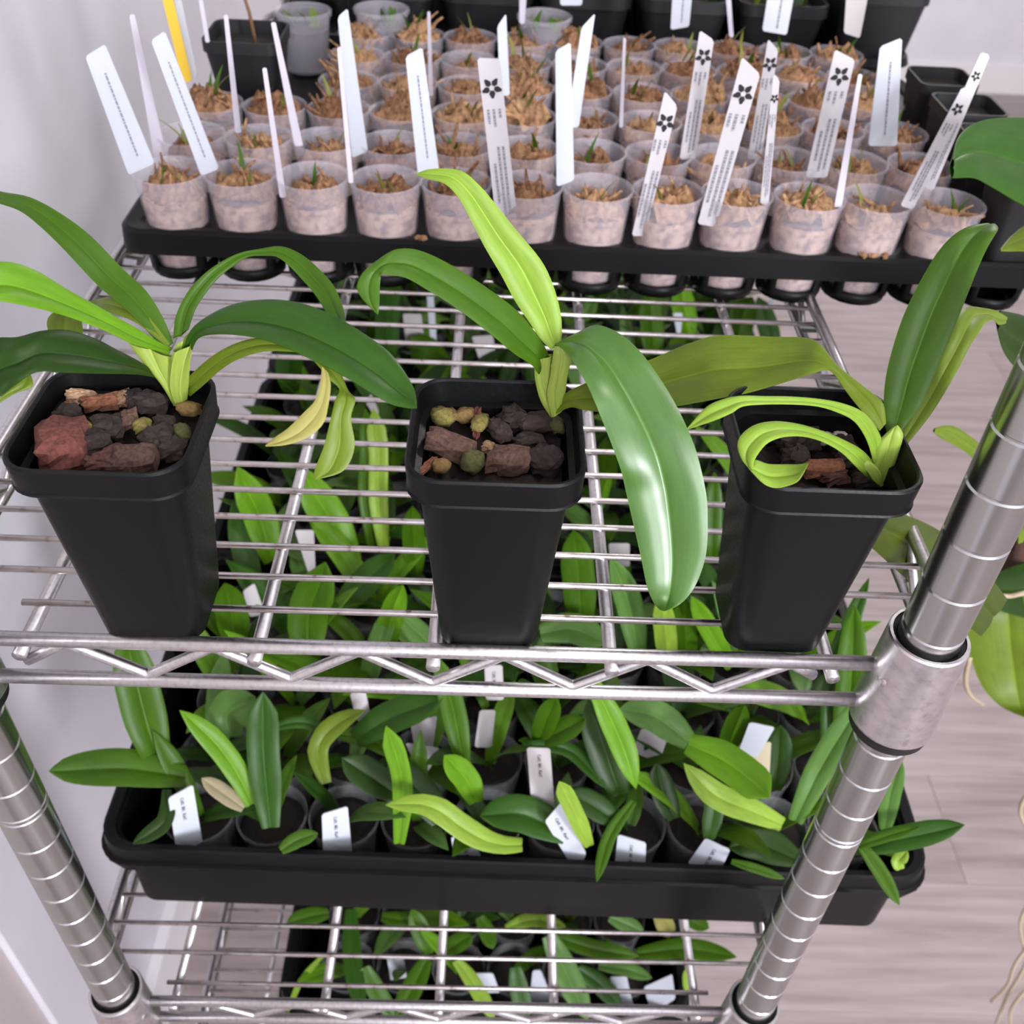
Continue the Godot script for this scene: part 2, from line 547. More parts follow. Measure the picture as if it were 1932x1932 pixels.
func room() -> void:
	# floor: a slab with separate boards laid on it
	var floor_node := obj("floor", box_mesh(Vector3(WALL_X - 0.12, -0.12, FAR_Z - 0.12), Vector3(RIGHT_X + 0.12, -0.012, NEAR_Z + 0.12)), M.recess_panel)
	struct(floor_node)
	var bw := 0.192
	var bl := 1.29
	var meshes := {}
	var row := 0
	var z := NEAR_Z
	while z > FAR_Z:
		var x: float = WALL_X - fposmod(row * 0.47, bl)
		while x < RIGHT_X:
			var x0 := maxf(x, WALL_X)
			var x1 := minf(x + bl, RIGHT_X)
			if x1 - x0 > 0.03:
				var ln := snappedf(x1 - x0 - 0.0004, 0.0002)
				if not meshes.has(ln): meshes[ln] = plank_mesh(Vector3(ln, 0.012, bw - 0.0004), 0.0006)
				obj("floor_board", meshes[ln], M["plank%d" % (rng.randi() % 4)], floor_node, Vector3((x0 + x1) / 2, -0.006, z - bw / 2))
			x += bl
		z -= bw
		row += 1
	# left wall, with a recessed, darker beige-grey panel nearer the camera
	var wl := obj("wall_left", box_mesh(Vector3(WALL_X - 0.12, 0, FAR_Z), Vector3(WALL_X, TOP_Y, -0.131)), M.wall)
	struct(wl)
	struct(obj("wall_left", box_mesh(Vector3(WALL_X - 0.12, 0, 0.78), Vector3(WALL_X, TOP_Y, NEAR_Z)), M.wall))
	struct(obj("wall_left", box_mesh(Vector3(WALL_X - 0.12, 2.06, -0.131), Vector3(WALL_X, TOP_Y, 0.78)), M.wall))
	var recess_panel := obj("recess_panel_1", box_mesh(Vector3(WALL_X - 0.06, 0.006, -0.13), Vector3(WALL_X - 0.008, 2.06, 0.779)), M.recess_panel)
	struct(recess_panel)
	struct(obj("wall_far", box_mesh(Vector3(WALL_X - 0.12, 0, FAR_Z - 0.12), Vector3(RIGHT_X + 0.12, TOP_Y, FAR_Z)), M.wall))
	struct(obj("wall_right", box_mesh(Vector3(RIGHT_X, 0, FAR_Z), Vector3(RIGHT_X + 0.12, TOP_Y, NEAR_Z)), M.wall))
	# near wall, behind the camera, around its two windows
	var zz := [NEAR_Z, NEAR_Z + 0.12]
	var xs := [WALL_X - 0.12, WINDOWS[1][0], WINDOWS[1][1], WINDOWS[0][0], WINDOWS[0][1], RIGHT_X + 0.12]
	for k in [0, 2, 4]:
		struct(obj("wall_near", box_mesh(Vector3(xs[k], 0, zz[0]), Vector3(xs[k + 1], TOP_Y, zz[1])), M.wall))
	for k in [1, 3]:
		struct(obj("wall_near", box_mesh(Vector3(xs[k], 0, zz[0]), Vector3(xs[k + 1], WIN_Y0, zz[1])), M.wall))
		struct(obj("wall_near", box_mesh(Vector3(xs[k], WIN_Y1, zz[0]), Vector3(xs[k + 1], TOP_Y, zz[1])), M.wall))
	for k in 2:
		var win := Node3D.new()
		win.name = "window_%d" % (k + 1)
		add_child(win)
		struct(win)
		var a: float = WINDOWS[k][0]
		var b: float = WINDOWS[k][1]
		var st := begin(false)
		for f in [[WIN_Y0, WIN_Y0 + 0.05, a, b], [WIN_Y1 - 0.05, WIN_Y1, a, b], [WIN_Y0 + 0.05, WIN_Y1 - 0.05, a, a + 0.05], [WIN_Y0 + 0.05, WIN_Y1 - 0.05, b - 0.05, b]]:
			add_box(st, Vector3(f[2], f[0], NEAR_Z + 0.03), Vector3(f[3], f[1], NEAR_Z + 0.08))
		obj("window_frame", done(st), M.trim, win)
		obj("window_pane", box_mesh(Vector3(a + 0.05, WIN_Y0 + 0.05, NEAR_Z + 0.05), Vector3(b - 0.05, WIN_Y1 - 0.05, NEAR_Z + 0.056)), M.pane, win)
	struct(obj("ceiling", box_mesh(Vector3(WALL_X - 0.12, TOP_Y, FAR_Z - 0.12), Vector3(RIGHT_X + 0.12, TOP_Y + 0.12, NEAR_Z + 0.12)), M.ceiling))
	# skirting boards
	var skirt := func(called: String, lo: Vector3, hi: Vector3) -> void:
		struct(obj(called, box_mesh(lo, hi), M.trim))
	skirt.call("baseboard_left", Vector3(WALL_X, 0, FAR_Z), Vector3(WALL_X + 0.014, 0.10, -0.131))
	skirt.call("baseboard_far", Vector3(WALL_X + 0.014, 0, FAR_Z), Vector3(RIGHT_X, 0.11, FAR_Z + 0.016))
	skirt.call("baseboard_right", Vector3(RIGHT_X - 0.014, 0, FAR_Z + 0.016), Vector3(RIGHT_X, 0.10, NEAR_Z))
	# ceiling panel lamp, plus an added one farther in, lighting the far wall
	var pl := 0
	for p in PANELS:
		var lamp := thing("ceiling_light", ["square white ceiling panel lamp above the rack", "added square white ceiling panel lamp brightening the far wall"][pl], "lamp", Vector3(p[0], 2.44, p[1]))
		obj("housing", loft_mesh([[0.06, 0.17, 0.17, 0.01], [0.005, 0.17, 0.17, 0.01], [0.0, 0.165, 0.165, 0.01], [0.0, 0.15, 0.15, 0.008], [0.012, 0.15, 0.15, 0.008]], true, true), M.trim, lamp)
		obj("diffuser", box_mesh(Vector3(-0.149, 0.004, -0.149), Vector3(0.149, 0.010, 0.149)), M.lamp, lamp)
		pl += 1

# ---------------------------------------------------------------- the rack
func zigzag(a: Vector3, b: Vector3, amp: float, pitch: float, phase := 0.0) -> Array:
	# a wire bent into a triangle wave between a and b; phase = distance from a to its first low bend
	var ln := (b - a).length()
	var dir := (b - a).normalized()
	var stops := [0.0]
	var d := fposmod(phase, pitch / 2.0)
	while d < ln - 0.004:
		if d > 0.004:
			stops.append_array([d - 0.0028, d - 0.001, d + 0.001, d + 0.0028])
		d += pitch / 2.0
	stops.append(ln)
	var out := []
	for s in stops:
		var u := fposmod((s - phase) / pitch, 1.0)
		var w := 4.0 * absf(u - 0.5) - 1.0            # 1 at the low bends, -1 at the high ones
		w = clampf(w, -0.95, 0.95)
		out.append(a + dir * s - Vector3.UP * amp * w)
	return out

func rack() -> void:
	var r := thing("wire_rack", "chromed wire shelving rack with grooved posts, seen from its narrow end", "shelving")
	# posts with a ring groove every inch
	var prof := [[0.0, 0.0], [0.0127, 0.0]]
	var y := 0.95 - 0.0254 * 36
	while y < 1.80:
		prof.append([0.0127, y - 0.0011])
		prof.append([0.0120, y - 0.0004])
		prof.append([0.0120, y + 0.0004])
		prof.append([0.0127, y + 0.0011])
		if absf(y - 0.95) < 0.001:
			prof.append([0.0127, y + 0.0026]); prof.append([0.0120, y + 0.0032]); prof.append([0.0120, y + 0.0038]); prof.append([0.0127, y + 0.0045])
		y += 0.0254
	prof.append([0.0127, 1.815])
	prof.append([0.0115, 1.82])
	prof.append([0.0, 1.82])
	var st := SurfaceTool.new()
	st.begin(Mesh.PRIMITIVE_TRIANGLES)
	for i in prof.size() - 1:
		st.set_smooth_group(i)
		add_lathe(st, [prof[i], prof[i + 1]], 40)
	var post := done(st)
	for x in [-POST_X, POST_X]:
		for z in [0.0, BACK_Z]:
			obj("post", post, M.post, r, Vector3(x, 0, z))
	var collar := lathe_mesh([[0.0150, 0.0272], [0.0162, 0.0272], [0.0168, 0.0262], [0.0192, -0.0262], [0.0188, -0.0275], [0.0150, -0.0275]], 40)
	var sleeve := lathe_mesh([[0.0128, 0.0250], [0.0149, 0.0262], [0.0149, 0.0], [0.0168, -0.020], [0.0176, -0.0335], [0.0170, -0.0345], [0.0128, -0.0345]], 40)
	for s in [[SHELF, 0.0], [SHELF2, 0.011], [SHELF3, 0.011]]:
		shelf(r, s[0], s[1], collar, sleeve)

func shelf(r: Node3D, h: float, dz: float, collar: Mesh, sleeve: Mesh) -> void:
	var s := part_node("shelf", r, Vector3(0, h, 0))
	var rr := 0.0034
	var x1 := 0.2338
	var zf := -0.003
	var zb := BACK_Z + 0.003
	# end rails and long rails, each an upper and a lower one
	for yy in [0.0045, -0.0205]:
		obj("end_rail", tube_mesh([Vector3(-POST_X + 0.012, yy, zf), Vector3(POST_X - 0.012, yy, zf)], rr, 14), M.rail, s)
		obj("end_rail", tube_mesh([Vector3(-POST_X + 0.012, yy, zb), Vector3(POST_X - 0.012, yy, zb)], rr, 14), M.rail, s)
		for sx in [-1.0, 1.0]:
			obj("long_rail", tube_mesh([Vector3(sx * POST_X, yy, -0.016), Vector3(sx * (x1 - 0.006), yy, -0.024), Vector3(sx * x1, yy, -0.04), Vector3(sx * x1, yy, BACK_Z + 0.04), Vector3(sx * (x1 - 0.006), yy, BACK_Z + 0.024), Vector3(sx * POST_X, yy, BACK_Z + 0.016)], rr, 12), M.rail, s)
	for zz in [zf - 0.001, zb]:
		obj("truss_wire", tube_mesh(zigzag(Vector3(-0.1760, -0.008, zz), Vector3(0.1675, -0.008, zz), 0.0100, 0.0624, 0.0509), 0.0026, 10), M.rail, s)
	for sx in [-1.0, 1.0]:
		obj("truss_wire", tube_mesh(zigzag(Vector3(sx * x1, -0.008, -0.06), Vector3(sx * x1, -0.008, BACK_Z + 0.06), 0.0095, 0.0645), 0.0024, 8), M.rail, s)
	# lengthwise bars under the deck wires
	for bx in [-0.177, -0.0767, 0.0003, 0.0781, 0.1753]:
		obj("support_bar", tube_mesh([Vector3(bx, -0.0046, zf + 0.002), Vector3(bx, -0.0046, zb)], 0.0031, 12), M.rail, s)
	var wire_long := tube_mesh([Vector3(-x1 - 0.002, 0, 0), Vector3(x1 + 0.002, 0, 0)], 0.0016, 8)
	var wire_short := tube_mesh([Vector3(-0.184, 0, 0), Vector3(0.184, 0, 0)], 0.0016, 8)
	var k := 0
	while true:
		var z := -0.0281 + dz - 0.0205 * k
		if z < BACK_Z + 0.026: break
		obj("deck_wire", wire_short if k == 0 else wire_long, M.wire, s, Vector3(0, 0, z))
		k += 1
	for x in [-POST_X, POST_X]:
		for z in [0.0, BACK_Z]:
			obj("collar", collar, M.collar, s, Vector3(x, 0, z))
			obj("clip_sleeve", sleeve, M.sleeve, s, Vector3(x, 0, z))
	# welds where the rails meet the collars
	var weld := chip_mesh(Vector3(0.0046, 0.0044, 0.004), 0.35, 3, 0.1)
	for x in [-1.0, 1.0]:
		for yy in [0.0045, -0.0205]:
			obj("weld", weld, M.collar, s, Vector3(x * (POST_X - 0.0125), yy, 0.006))

# ---------------------------------------------------------------- three orchids in front
func square_pot(parent: Node3D, soil: float) -> void:
	obj("pot", loft_mesh([
		[0.0015, 0.0175, 0.0175, 0.008], [0.0, 0.0190, 0.0190, 0.009], [0.0030, 0.0212, 0.0212, 0.0095],
		[0.0920, 0.0286, 0.0286, 0.0115], [0.0922, 0.0326, 0.0326, 0.0132], [0.0928, 0.0331, 0.0331, 0.0134], [0.0936, 0.0326, 0.0326, 0.0132],
		[0.1042, 0.0332, 0.0332, 0.0134], [0.1052, 0.0326, 0.0326, 0.0132], [0.1052, 0.0318, 0.0318, 0.0128], [0.1044, 0.0312, 0.0312, 0.0122], [0.0955, 0.0302, 0.0302, 0.0116],
		[0.0945, 0.0278, 0.0278, 0.0112], [soil - 0.014, 0.0266, 0.0266, 0.0105]], true, false, 7), M.pot, parent)
	# rough bed that the bark lies on
	var noise := FastNoiseLite.new()
	noise.frequency = 160.0
	var st := begin()
	var n := 22
	var g := []
	for j in n + 1:
		var row := []
		for i in n + 1:
			var x := lerpf(-0.0262, 0.0262, float(i) / n)
			var z := lerpf(-0.0262, 0.0262, float(j) / n)
			var ex := maxf(absf(x) - 0.0155, 0.0)
			var ez := maxf(absf(z) - 0.0155, 0.0)
			var over := sqrt(ex * ex + ez * ez) / 0.0105
			if over > 1.0:
				x = signf(x) * (0.0155 + ex / over) if ex > 0.0 else x
				z = signf(z) * (0.0155 + ez / over) if ez > 0.0 else z
			row.append(Vector3(x, soil - 0.004 + noise.get_noise_2d(x, z) * 0.005, z))
		g.append(row)
	for j in n:
		for i in n:
			quad(st, g[j][i], g[j][i + 1], g[j + 1][i + 1], g[j + 1][i])
	obj("potting_mix", done(st), M.soil, parent)

func add_leaves(parent: Node3D, list: Array, sub := 3, cols := 8, thick := 0.0011) -> void:
	for l in list:
		obj(l[2], leaf_mesh(l[3], l[0], sub, cols, thick if l[2] == "leaf" else 0.004, parent.position), M[l[1]], parent)

func add_chips(parent: Node3D, list: Array) -> void:
	var i := 0
	for c in list:
		var peb: bool = c[5].begins_with("pebble")
		var o := obj("pebble" if peb else "bark_chip", chip_mesh(Vector3(c[3] * 0.5, minf(c[3], c[4]) * 0.38, c[4] * 0.5), 0.35 if peb else (0.2 if c[3] > 0.014 else 0.45), 50 + i, 0.1 if peb else 0.6, not peb), M[c[5]], parent, chip_spot(c, parent.position))
		o.rotation = Vector3(rng.randf_range(-0.25, 0.25), rng.randf_range(-0.5, 0.5), rng.randf_range(-0.25, 0.25))
		i += 1

func chip_spot(c: Array, at: Vector3) -> Vector3:
	# keep every chip inside the pot's walls
	var p := Vector3(c[0], c[1], c[2]) - at
	var mx: float = 0.0270 - c[3] * 0.45
	var mz: float = 0.0270 - c[4] * 0.45
	return Vector3(clampf(p.x, -mx, mx), p.y, clampf(p.z, -mz, mz))

func front_plants() -> void:
	var y := SHELF + 0.0017
	var a := thing("potted_orchid", "strap-leaved orchid in a square black pot, left of three, long leaves arching both ways", "potted plant", Vector3(-0.1195, y, -0.0250))
	square_pot(a, 0.0945)
	add_chips(a, CHIPS_L)
	add_leaves(a, LEAVES_L, 4, 10)
	var b := thing("potted_orchid", "orchid in a square black pot, middle of three, one broad glossy leaf drooping right", "potted plant", Vector3(0.0240, y, -0.0265))
	square_pot(b, 0.0915)
	add_chips(b, CHIPS_M)
	add_leaves(b, LEAVES_M, 4, 10)
	var c := thing("potted_orchid", "orchid in a square black pot beside the right post, with a curled leaf", "potted plant", Vector3(0.1490, y, -0.0290))
	square_pot(c, 0.0845)
	add_chips(c, CHIPS_R)
	add_leaves(c, LEAVES_R, 4, 10)

# ---------------------------------------------------------------- seedling cups
const ORD := ["first", "second", "third", "fourth", "fifth", "sixth", "seventh", "eighth", "ninth", "tenth", "eleventh", "twelfth", "thirteenth"]
const CUP_X0 := -0.187
const CUP_P := 0.0455
const CUP_Z0 := -0.340
const CUP_PZ := 0.060

func moss_top(sd: int, r: float) -> ArrayMesh:
	var g := RandomNumberGenerator.new()
	g.seed = sd
	var noise := FastNoiseLite.new()
	noise.seed = sd
	noise.frequency = 75.0
	var st := begin()
	var rings := 10
	var seg := 28
	var pts := []
	for j in rings + 1:
		var row := []
		var rad := r * j / rings
		for k in seg:
			var a := TAU * k / seg
			var p := Vector3(cos(a) * rad, 0, sin(a) * rad)
			p.y = 0.009 * (1.0 - pow(float(j) / rings, 2.0)) + noise.get_noise_3d(p.x, 0.01 * sd, p.z) * 0.010 + noise.get_noise_3d(p.x * 3.0, 0.02 * sd, p.z * 3.0) * 0.006
			row.append(p)
		pts.append(row)
	for j in rings:
		for k in seg:
			var l := (k + 1) % seg
			quad(st, pts[j][k], pts[j][l], pts[j + 1][l], pts[j + 1][k])
	# loose strands of moss
	for i in 11:
		var a := g.randf() * TAU
		var rad := sqrt(g.randf()) * r * 0.85
		var p := Vector3(cos(a) * rad, 0.001, sin(a) * rad)
		var d := Vector3(g.randf_range(-1, 1), g.randf_range(0.2, 1.3), g.randf_range(-1, 1)).normalized()
		p.y = 0.007 * (1.0 - pow(rad / r, 2.0))
		var ln := g.randf_range(0.007, 0.018)
		var bend := Vector3(g.randf_range(-1, 1), g.randf_range(-0.8, 0.2), g.randf_range(-1, 1)) * 0.5
		var q := []
		for k in 4:
			var t := k / 3.0
			q.append(p + d * ln * t + bend * ln * t * t)
		add_tube(st, q, g.randf_range(0.0010, 0.0024), 5, 0.45)
	return done(st)

func sprout_leaf(h: float, lean: Vector3, w: float) -> ArrayMesh:
	var e := []
	var side := Vector3(-lean.z, 0, lean.x).normalized()
	for i in 5:
		var t := i / 4.0
		var c := Vector3(0, h * t, 0) + lean * h * t * t
		var ww := w * (0.4 + 1.2 * t) * (1.0 - t) + 0.0002
		var a := c - side * ww
		var b := c + side * ww
		e.append_array([a.x, a.y, a.z, b.x, b.y, b.z])
	return leaf_mesh(e, 0.2, 2, 4, 0.0006)

func seedling_tray() -> void:
	var t := thing("seedling_tray", "shallow black cell tray full of seedling cups across the top shelf", "tray", Vector3(0, SHELF + 0.0017, 0))
	var x0 := -0.222
	var x1 := 0.396
	var z0 := -0.316
	var z1 := -0.690
	var cx := (x0 + x1) / 2
	var cz := (z0 + z1) / 2
	var hx := (x1 - x0) / 2
	var hz := (z0 - z1) / 2
	obj("deck", loft_mesh([[0.0185, hx - 0.002, hz - 0.002, 0.014], [0.0185, hx, hz, 0.016], [0.0325, hx - 0.001, hz - 0.001, 0.016], [0.0345, hx - 0.004, hz - 0.004, 0.014], [0.0330, hx - 0.012, hz - 0.012, 0.010], [0.0315, hx - 0.014, hz - 0.014, 0.010], [0.0305, 0.01, 0.01, 0.004]], false, true, 6), M.tray, t, Vector3(cx, 0, cz))
	# one hoop with four straps under every cell
	var st := begin()
	add_lathe(st, [[0.0160, 0.0], [0.0215, 0.0], [0.0222, 0.0072], [0.0205, 0.0076], [0.0170, 0.003], [0.0160, 0.0]], 20)
	add_lathe(st, [[0.0160, 0.0004], [0.0001, 0.0006]], 20)
	for k in 4:
		var a := PI / 4 + PI / 2 * k
		var d := Vector3(cos(a), 0, sin(a))
		var s := Vector3(-d.z, 0, d.x) * 0.0034
		var lo := d * 0.0210 + Vector3(0, 0.004, 0)
		var hi := d * 0.0228 + Vector3(0, 0.0308, 0)
		for q in [0.0, 0.0016]:
			quad(st, lo - s + d * q, lo + s + d * q, hi + s + d * q, hi - s + d * q)
		quad(st, lo - s, lo - s + d * 0.0016, hi - s + d * 0.0016, hi - s)
		quad(st, lo + s, hi + s, hi + s + d * 0.0016, lo + s + d * 0.0016)
	var hoop := done(st)
	for r in 6:
		for c in 13:
			obj("cell_hoop", hoop, M.tray, t, Vector3(CUP_X0 + CUP_P * c, 0.0, CUP_Z0 - CUP_PZ * r))
	# the cups
	var cup := lathe_mesh([[0.0, 0.0], [0.0168, 0.0], [0.0176, 0.0012], [0.0222, 0.0625], [0.0232, 0.0632], [0.0232, 0.0645], [0.0224, 0.0648], [0.0214, 0.0640], [0.0168, 0.0022], [0.0, 0.0018]], 28)
	var core := lathe_mesh([[0.0, 0.0028], [0.0162, 0.0028], [0.0199, 0.0470], [0.0188, 0.0490], [0.0, 0.0490]], 24)
	var tops := []
	for i in 7: tops.append(moss_top(70 + i, 0.0198))
	var sprouts := []
	for i in 6:
		var a := rng.randf() * TAU
		sprouts.append(sprout_leaf(rng.randf_range(0.012, 0.026), Vector3(cos(a), 0, sin(a)) * rng.randf_range(0.2, 0.9), rng.randf_range(0.002, 0.0034)))
	var base := SHELF + 0.0017 + 0.0012
	for r in 6:
		for c in 12:
			if r >= 3 and c <= 1: continue
			var jx := rng.randf_range(-0.0008, 0.0008)
			var o := thing("seedling_cup", "clear cup of tan moss, %s from the left in the %s row" % [ORD[c], ["front", "second", "third", "fourth", "fifth", "rear"][r]], "seedling cup", Vector3(CUP_X0 + CUP_P * c + jx, base, CUP_Z0 - CUP_PZ * r + jx), "seedling cups in the black cell tray")
			obj("cup", cup, M.cup, o)
			obj("moss", core, M.moss_core, o)
			var drop := rng.randf_range(0.001, 0.0075) if r < 2 else rng.randf_range(-0.008, 0.003)
			var m := obj("moss_surface", tops[rng.randi() % 7], M["moss_top%d" % (rng.randi() % 3)], o, Vector3(0, 0.0545 - drop, 0))
			m.rotation.y = rng.randf() * TAU
			m.scale = Vector3(1.0, rng.randf_range(0.9, 1.35), 1.0)
			for k in rng.randi_range(1, 3):
				var l := obj("leaf", sprouts[rng.randi() % 6], M.sprout if rng.randf() < 0.6 else M.leaf_mid, o, Vector3(rng.randf_range(-0.008, 0.008), 0.058 - drop, rng.randf_range(-0.008, 0.008)))
				l.rotation.y = rng.randf() * TAU
	# crumbs of moss on the tray's front edge
	var crumb := chip_mesh(Vector3(0.004, 0.0016, 0.002), 0.8, 5, 0.2)
	for p in [[0.268, -0.3215, 0.3, "crumb of tan moss on the tray edge under the eleventh cup, middle one"], [0.2755, -0.322, 1.4, "crumb of tan moss on the tray edge under the eleventh cup, right one"], [-0.0265, -0.3205, 0.0, "lone crumb of tan moss on the tray edge near the fifth cup"], [0.2605, -0.3225, 2.0, "crumb of tan moss on the tray edge under the eleventh cup, left one"]]:
		var k := obj("moss_crumb", crumb, M.moss_top, self, Vector3(p[0], SHELF + 0.0372, p[1]))
		k.rotation.y = p[2]
		tag_meta(k, p[3], "moss", "moss crumbs on the seedling tray")

# ---------------------------------------------------------------- pots at the back of the top shelf
func grass(parent: Node3D, n: int, h: float, r: float, y: float, mats: Array) -> void:
	for i in n:
		var a := rng.randf() * TAU
		var m := sprout_leaf(h * rng.randf_range(0.5, 1.1), Vector3(cos(a), 0, sin(a)) * rng.randf_range(0.2, 1.2), rng.randf_range(0.004, 0.009))
		obj("leaf", m, M[mats[rng.randi() % mats.size()]], parent, Vector3(rng.randf_range(-r, r), y, rng.randf_range(-r, r)))

func black_pot(called: String, label: String, at: Vector3, half: float, h: float, fill: String) -> Node3D:
	var o := thing(called, label, "potted plant", at, "pots at the back of the top shelf")
	obj("pot", loft_mesh([[0.0, half * 0.70, half * 0.70, half * 0.25], [h * 0.86, half * 0.95, half * 0.95, half * 0.3], [h * 0.865, half, half, half * 0.32], [h, half, half, half * 0.32], [h, half * 0.93, half * 0.93, half * 0.3], [h * 0.55, half * 0.85, half * 0.85, half * 0.27]], true, false), M.black, o)
	obj("potting_mix", loft_mesh([[h * 0.84, half * 0.90, half * 0.90, half * 0.28], [h * 0.86, 0.004, 0.004, 0.002]], false, true), M[fill], o)
	return o

func back_of_shelf() -> void:
	var base := SHELF + 0.0017
	# the small black pot on the left, standing in the tray
	var p := black_pot("potted_seedling", "small black square pot with a dry brown stem, near the left wall", Vector3(-0.172, base + 0.0325, -0.530), 0.029, 0.062, "dark_mix")
	obj("stem", tube_mesh([Vector3(0.006, 0.05, 0.0), Vector3(0.004, 0.075, 0.0), Vector3(-0.001, 0.10, 0.002)], 0.0018, 6, 0.5), M.root_brown, p)
	for r in 4:
		black_pot("square_pot", "plain black square pot at the right end of the seedling tray, %s from the front" % ORD[r], Vector3(CUP_X0 + CUP_P * 12 + 0.002, base + 0.0325, CUP_Z0 - CUP_PZ * r), 0.0225, 0.055, "dark_mix")
	# tray at the very back, under the darker pots
	var t := thing("plant_tray", "black tray at the far end of the top shelf under the dark pots", "tray", Vector3(0.105, base, -0.815))
	obj("body", loft_mesh([[0.0, 0.28, 0.10, 0.02], [0.045, 0.295, 0.112, 0.022], [0.045, 0.30, 0.117, 0.022], [0.038, 0.302, 0.119, 0.022], [0.038, 0.300, 0.117, 0.022], [0.043, 0.292, 0.110, 0.02], [0.002, 0.277, 0.098, 0.02]], true, true), M.tray, t)
	var i := 0
	for c in 6:
		for r in 2:
			var at := Vector3(-0.085 + 0.092 * c, base + 0.003, -0.762 - 0.098 * r)
			var o := black_pot("potted_orchid", "dark pot of leafy orchids at the back, %s from the left in the %s row" % [ORD[c], ["nearer", "farther"][r]], at, 0.042, 0.078 if c < 5 else 0.095, "soil")
			grass(o, 11, 0.075, 0.030, 0.060 if c < 5 else 0.08, ["leaf_dark", "leaf_mid", "leaf_olive", "leaf_deep"])
			if c == 5 and r == 0:
				o.set_meta("label", "black pot with white pebbles and leaves, nearest the far wall on the right")
				for k in 9:
					obj("pebble", chip_mesh(Vector3(0.006, 0.005, 0.006), 0.4, 90 + k, 0.2), M.pebble_white, o, Vector3(rng.randf_range(-0.028, 0.028), 0.086, rng.randf_range(0.005, 0.03)))
			i += 1
	# three taller clear cups with dark moss
	var cup := lathe_mesh([[0.0, 0.0], [0.0175, 0.0], [0.0182, 0.0012], [0.0222, 0.044], [0.0240, 0.045], [0.0242, 0.048], [0.0230, 0.0488], [0.0216, 0.047], [0.0176, 0.0022], [0.0, 0.0018]], 28)
	for q in [[-0.148, -0.640, "leftmost"], [-0.083, -0.655, "second from the left"], [0.058, -0.655, "third from the left"]]:
		var o := thing("clear_cup", "taller clear cup of dark green moss behind the seedlings, %s" % q[2], "seedling cup", Vector3(q[0], base + 0.0330, q[1]), "tall clear cups behind the seedlings")
		obj("cup", cup, M.cup, o)
		obj("potting_mix", lathe_mesh([[0.0, 0.003], [0.0165, 0.003], [0.0205, 0.034], [0.0, 0.036]], 20), M.dark_mix, o)
		grass(o, 5, 0.016, 0.010, 0.034, ["leaf_mid", "leaf_olive"])

# ---------------------------------------------------------------- trays of young orchids
func open_tray(called: String, label: String, at: Vector3, hx: float, hz: float, h: float, turn := 0.0) -> void:
	var t := thing(called, label, "tray", at)
	obj("body", loft_mesh([[0.0, hx - 0.014, hz - 0.008, 0.012], [0.002, hx - 0.012, hz - 0.006, 0.013], [h - 0.002, hx - 0.009, hz - 0.0055, 0.018], [h, hx - 0.008, hz - 0.005, 0.018],
		[h, hx - 0.002, hz - 0.0015, 0.022], [h - 0.001, hx, hz, 0.023], [h - 0.0135, hx + 0.0012, hz + 0.0012, 0.023], [h - 0.0142, hx + 0.0034, hz + 0.0034, 0.024], [h - 0.0150, hx + 0.0034, hz + 0.0034, 0.024], [h - 0.0145, hx - 0.0005, hz - 0.0005, 0.023], [h - 0.003, hx - 0.003, hz - 0.002, 0.022], [h - 0.0025, hx - 0.0075, hz - 0.0045, 0.018],
		[h - 0.004, hx - 0.0105, hz - 0.007, 0.017], [0.0035, hx - 0.0135, hz - 0.0075, 0.012]], true, true, 6), M.tray, t)
	t.rotation.y = turn
	# little corner tabs of the lip
	var tab := loft_mesh([[0.0, 0.004, 0.0008, 0.0004], [0.012, 0.013, 0.0008, 0.0004]], true, true, 1)
	for sx in [-1.0, 1.0]:
		obj("corner_tab", tab, M.tray, t, Vector3(sx * (hx - 0.020), h - 0.0265, hz - 0.0008))

var pot_mesh: Mesh
var mix_mesh: Mesh
var fill_leaves := []

func strap_leaf(ln: float, w: float, up: float, droop: float) -> ArrayMesh:
	# grows along +z, rising then bending over
	var e := []
	for i in 7:
		var t := i / 6.0
		var z := ln * t * (0.55 + 0.45 * t * droop)
		var y := up * ln * (t - 0.5 * droop * t * t)
		var ww := w * 0.5 * (0.5 + 0.5 * minf(1.0, t / 0.35)) * pow(minf(1.0, (1.0 - t) / 0.35), 0.6) + 0.0002
		e.append_array([-ww, y, z, ww, y, z])
	return leaf_mesh(e, 0.16, 2, 6, 0.0012)

func young_plant(at: Vector3, label: String, group: String, list: Array, filler: int, tall := 1.0) -> void:
	var o := thing("young_orchid", label, "potted plant", at, group)
	obj("pot", pot_mesh, M.clearpot, o)
	obj("potting_mix", mix_mesh, M.dark_mix, o)
	add_leaves(o, list, 2, 8, 0.0011)
	var a := rng.randf() * TAU
	for i in filler:
		var mname: String = ["leaf_mid", "leaf_deep", "leaf_dark", "leaf_deep", "leaf_mid", "leaf_bright", "leaf_grey"][rng.randi() % 7]
		var l := obj("leaf", fill_leaves[rng.randi() % fill_leaves.size()], M[mname], o, Vector3(0, 0.058, 0))
		l.rotation.y = a + i * 2.3 + rng.randf_range(-0.4, 0.4)
		var s := rng.randf_range(0.75, 1.1) * tall
		l.scale = Vector3(s, s, s)

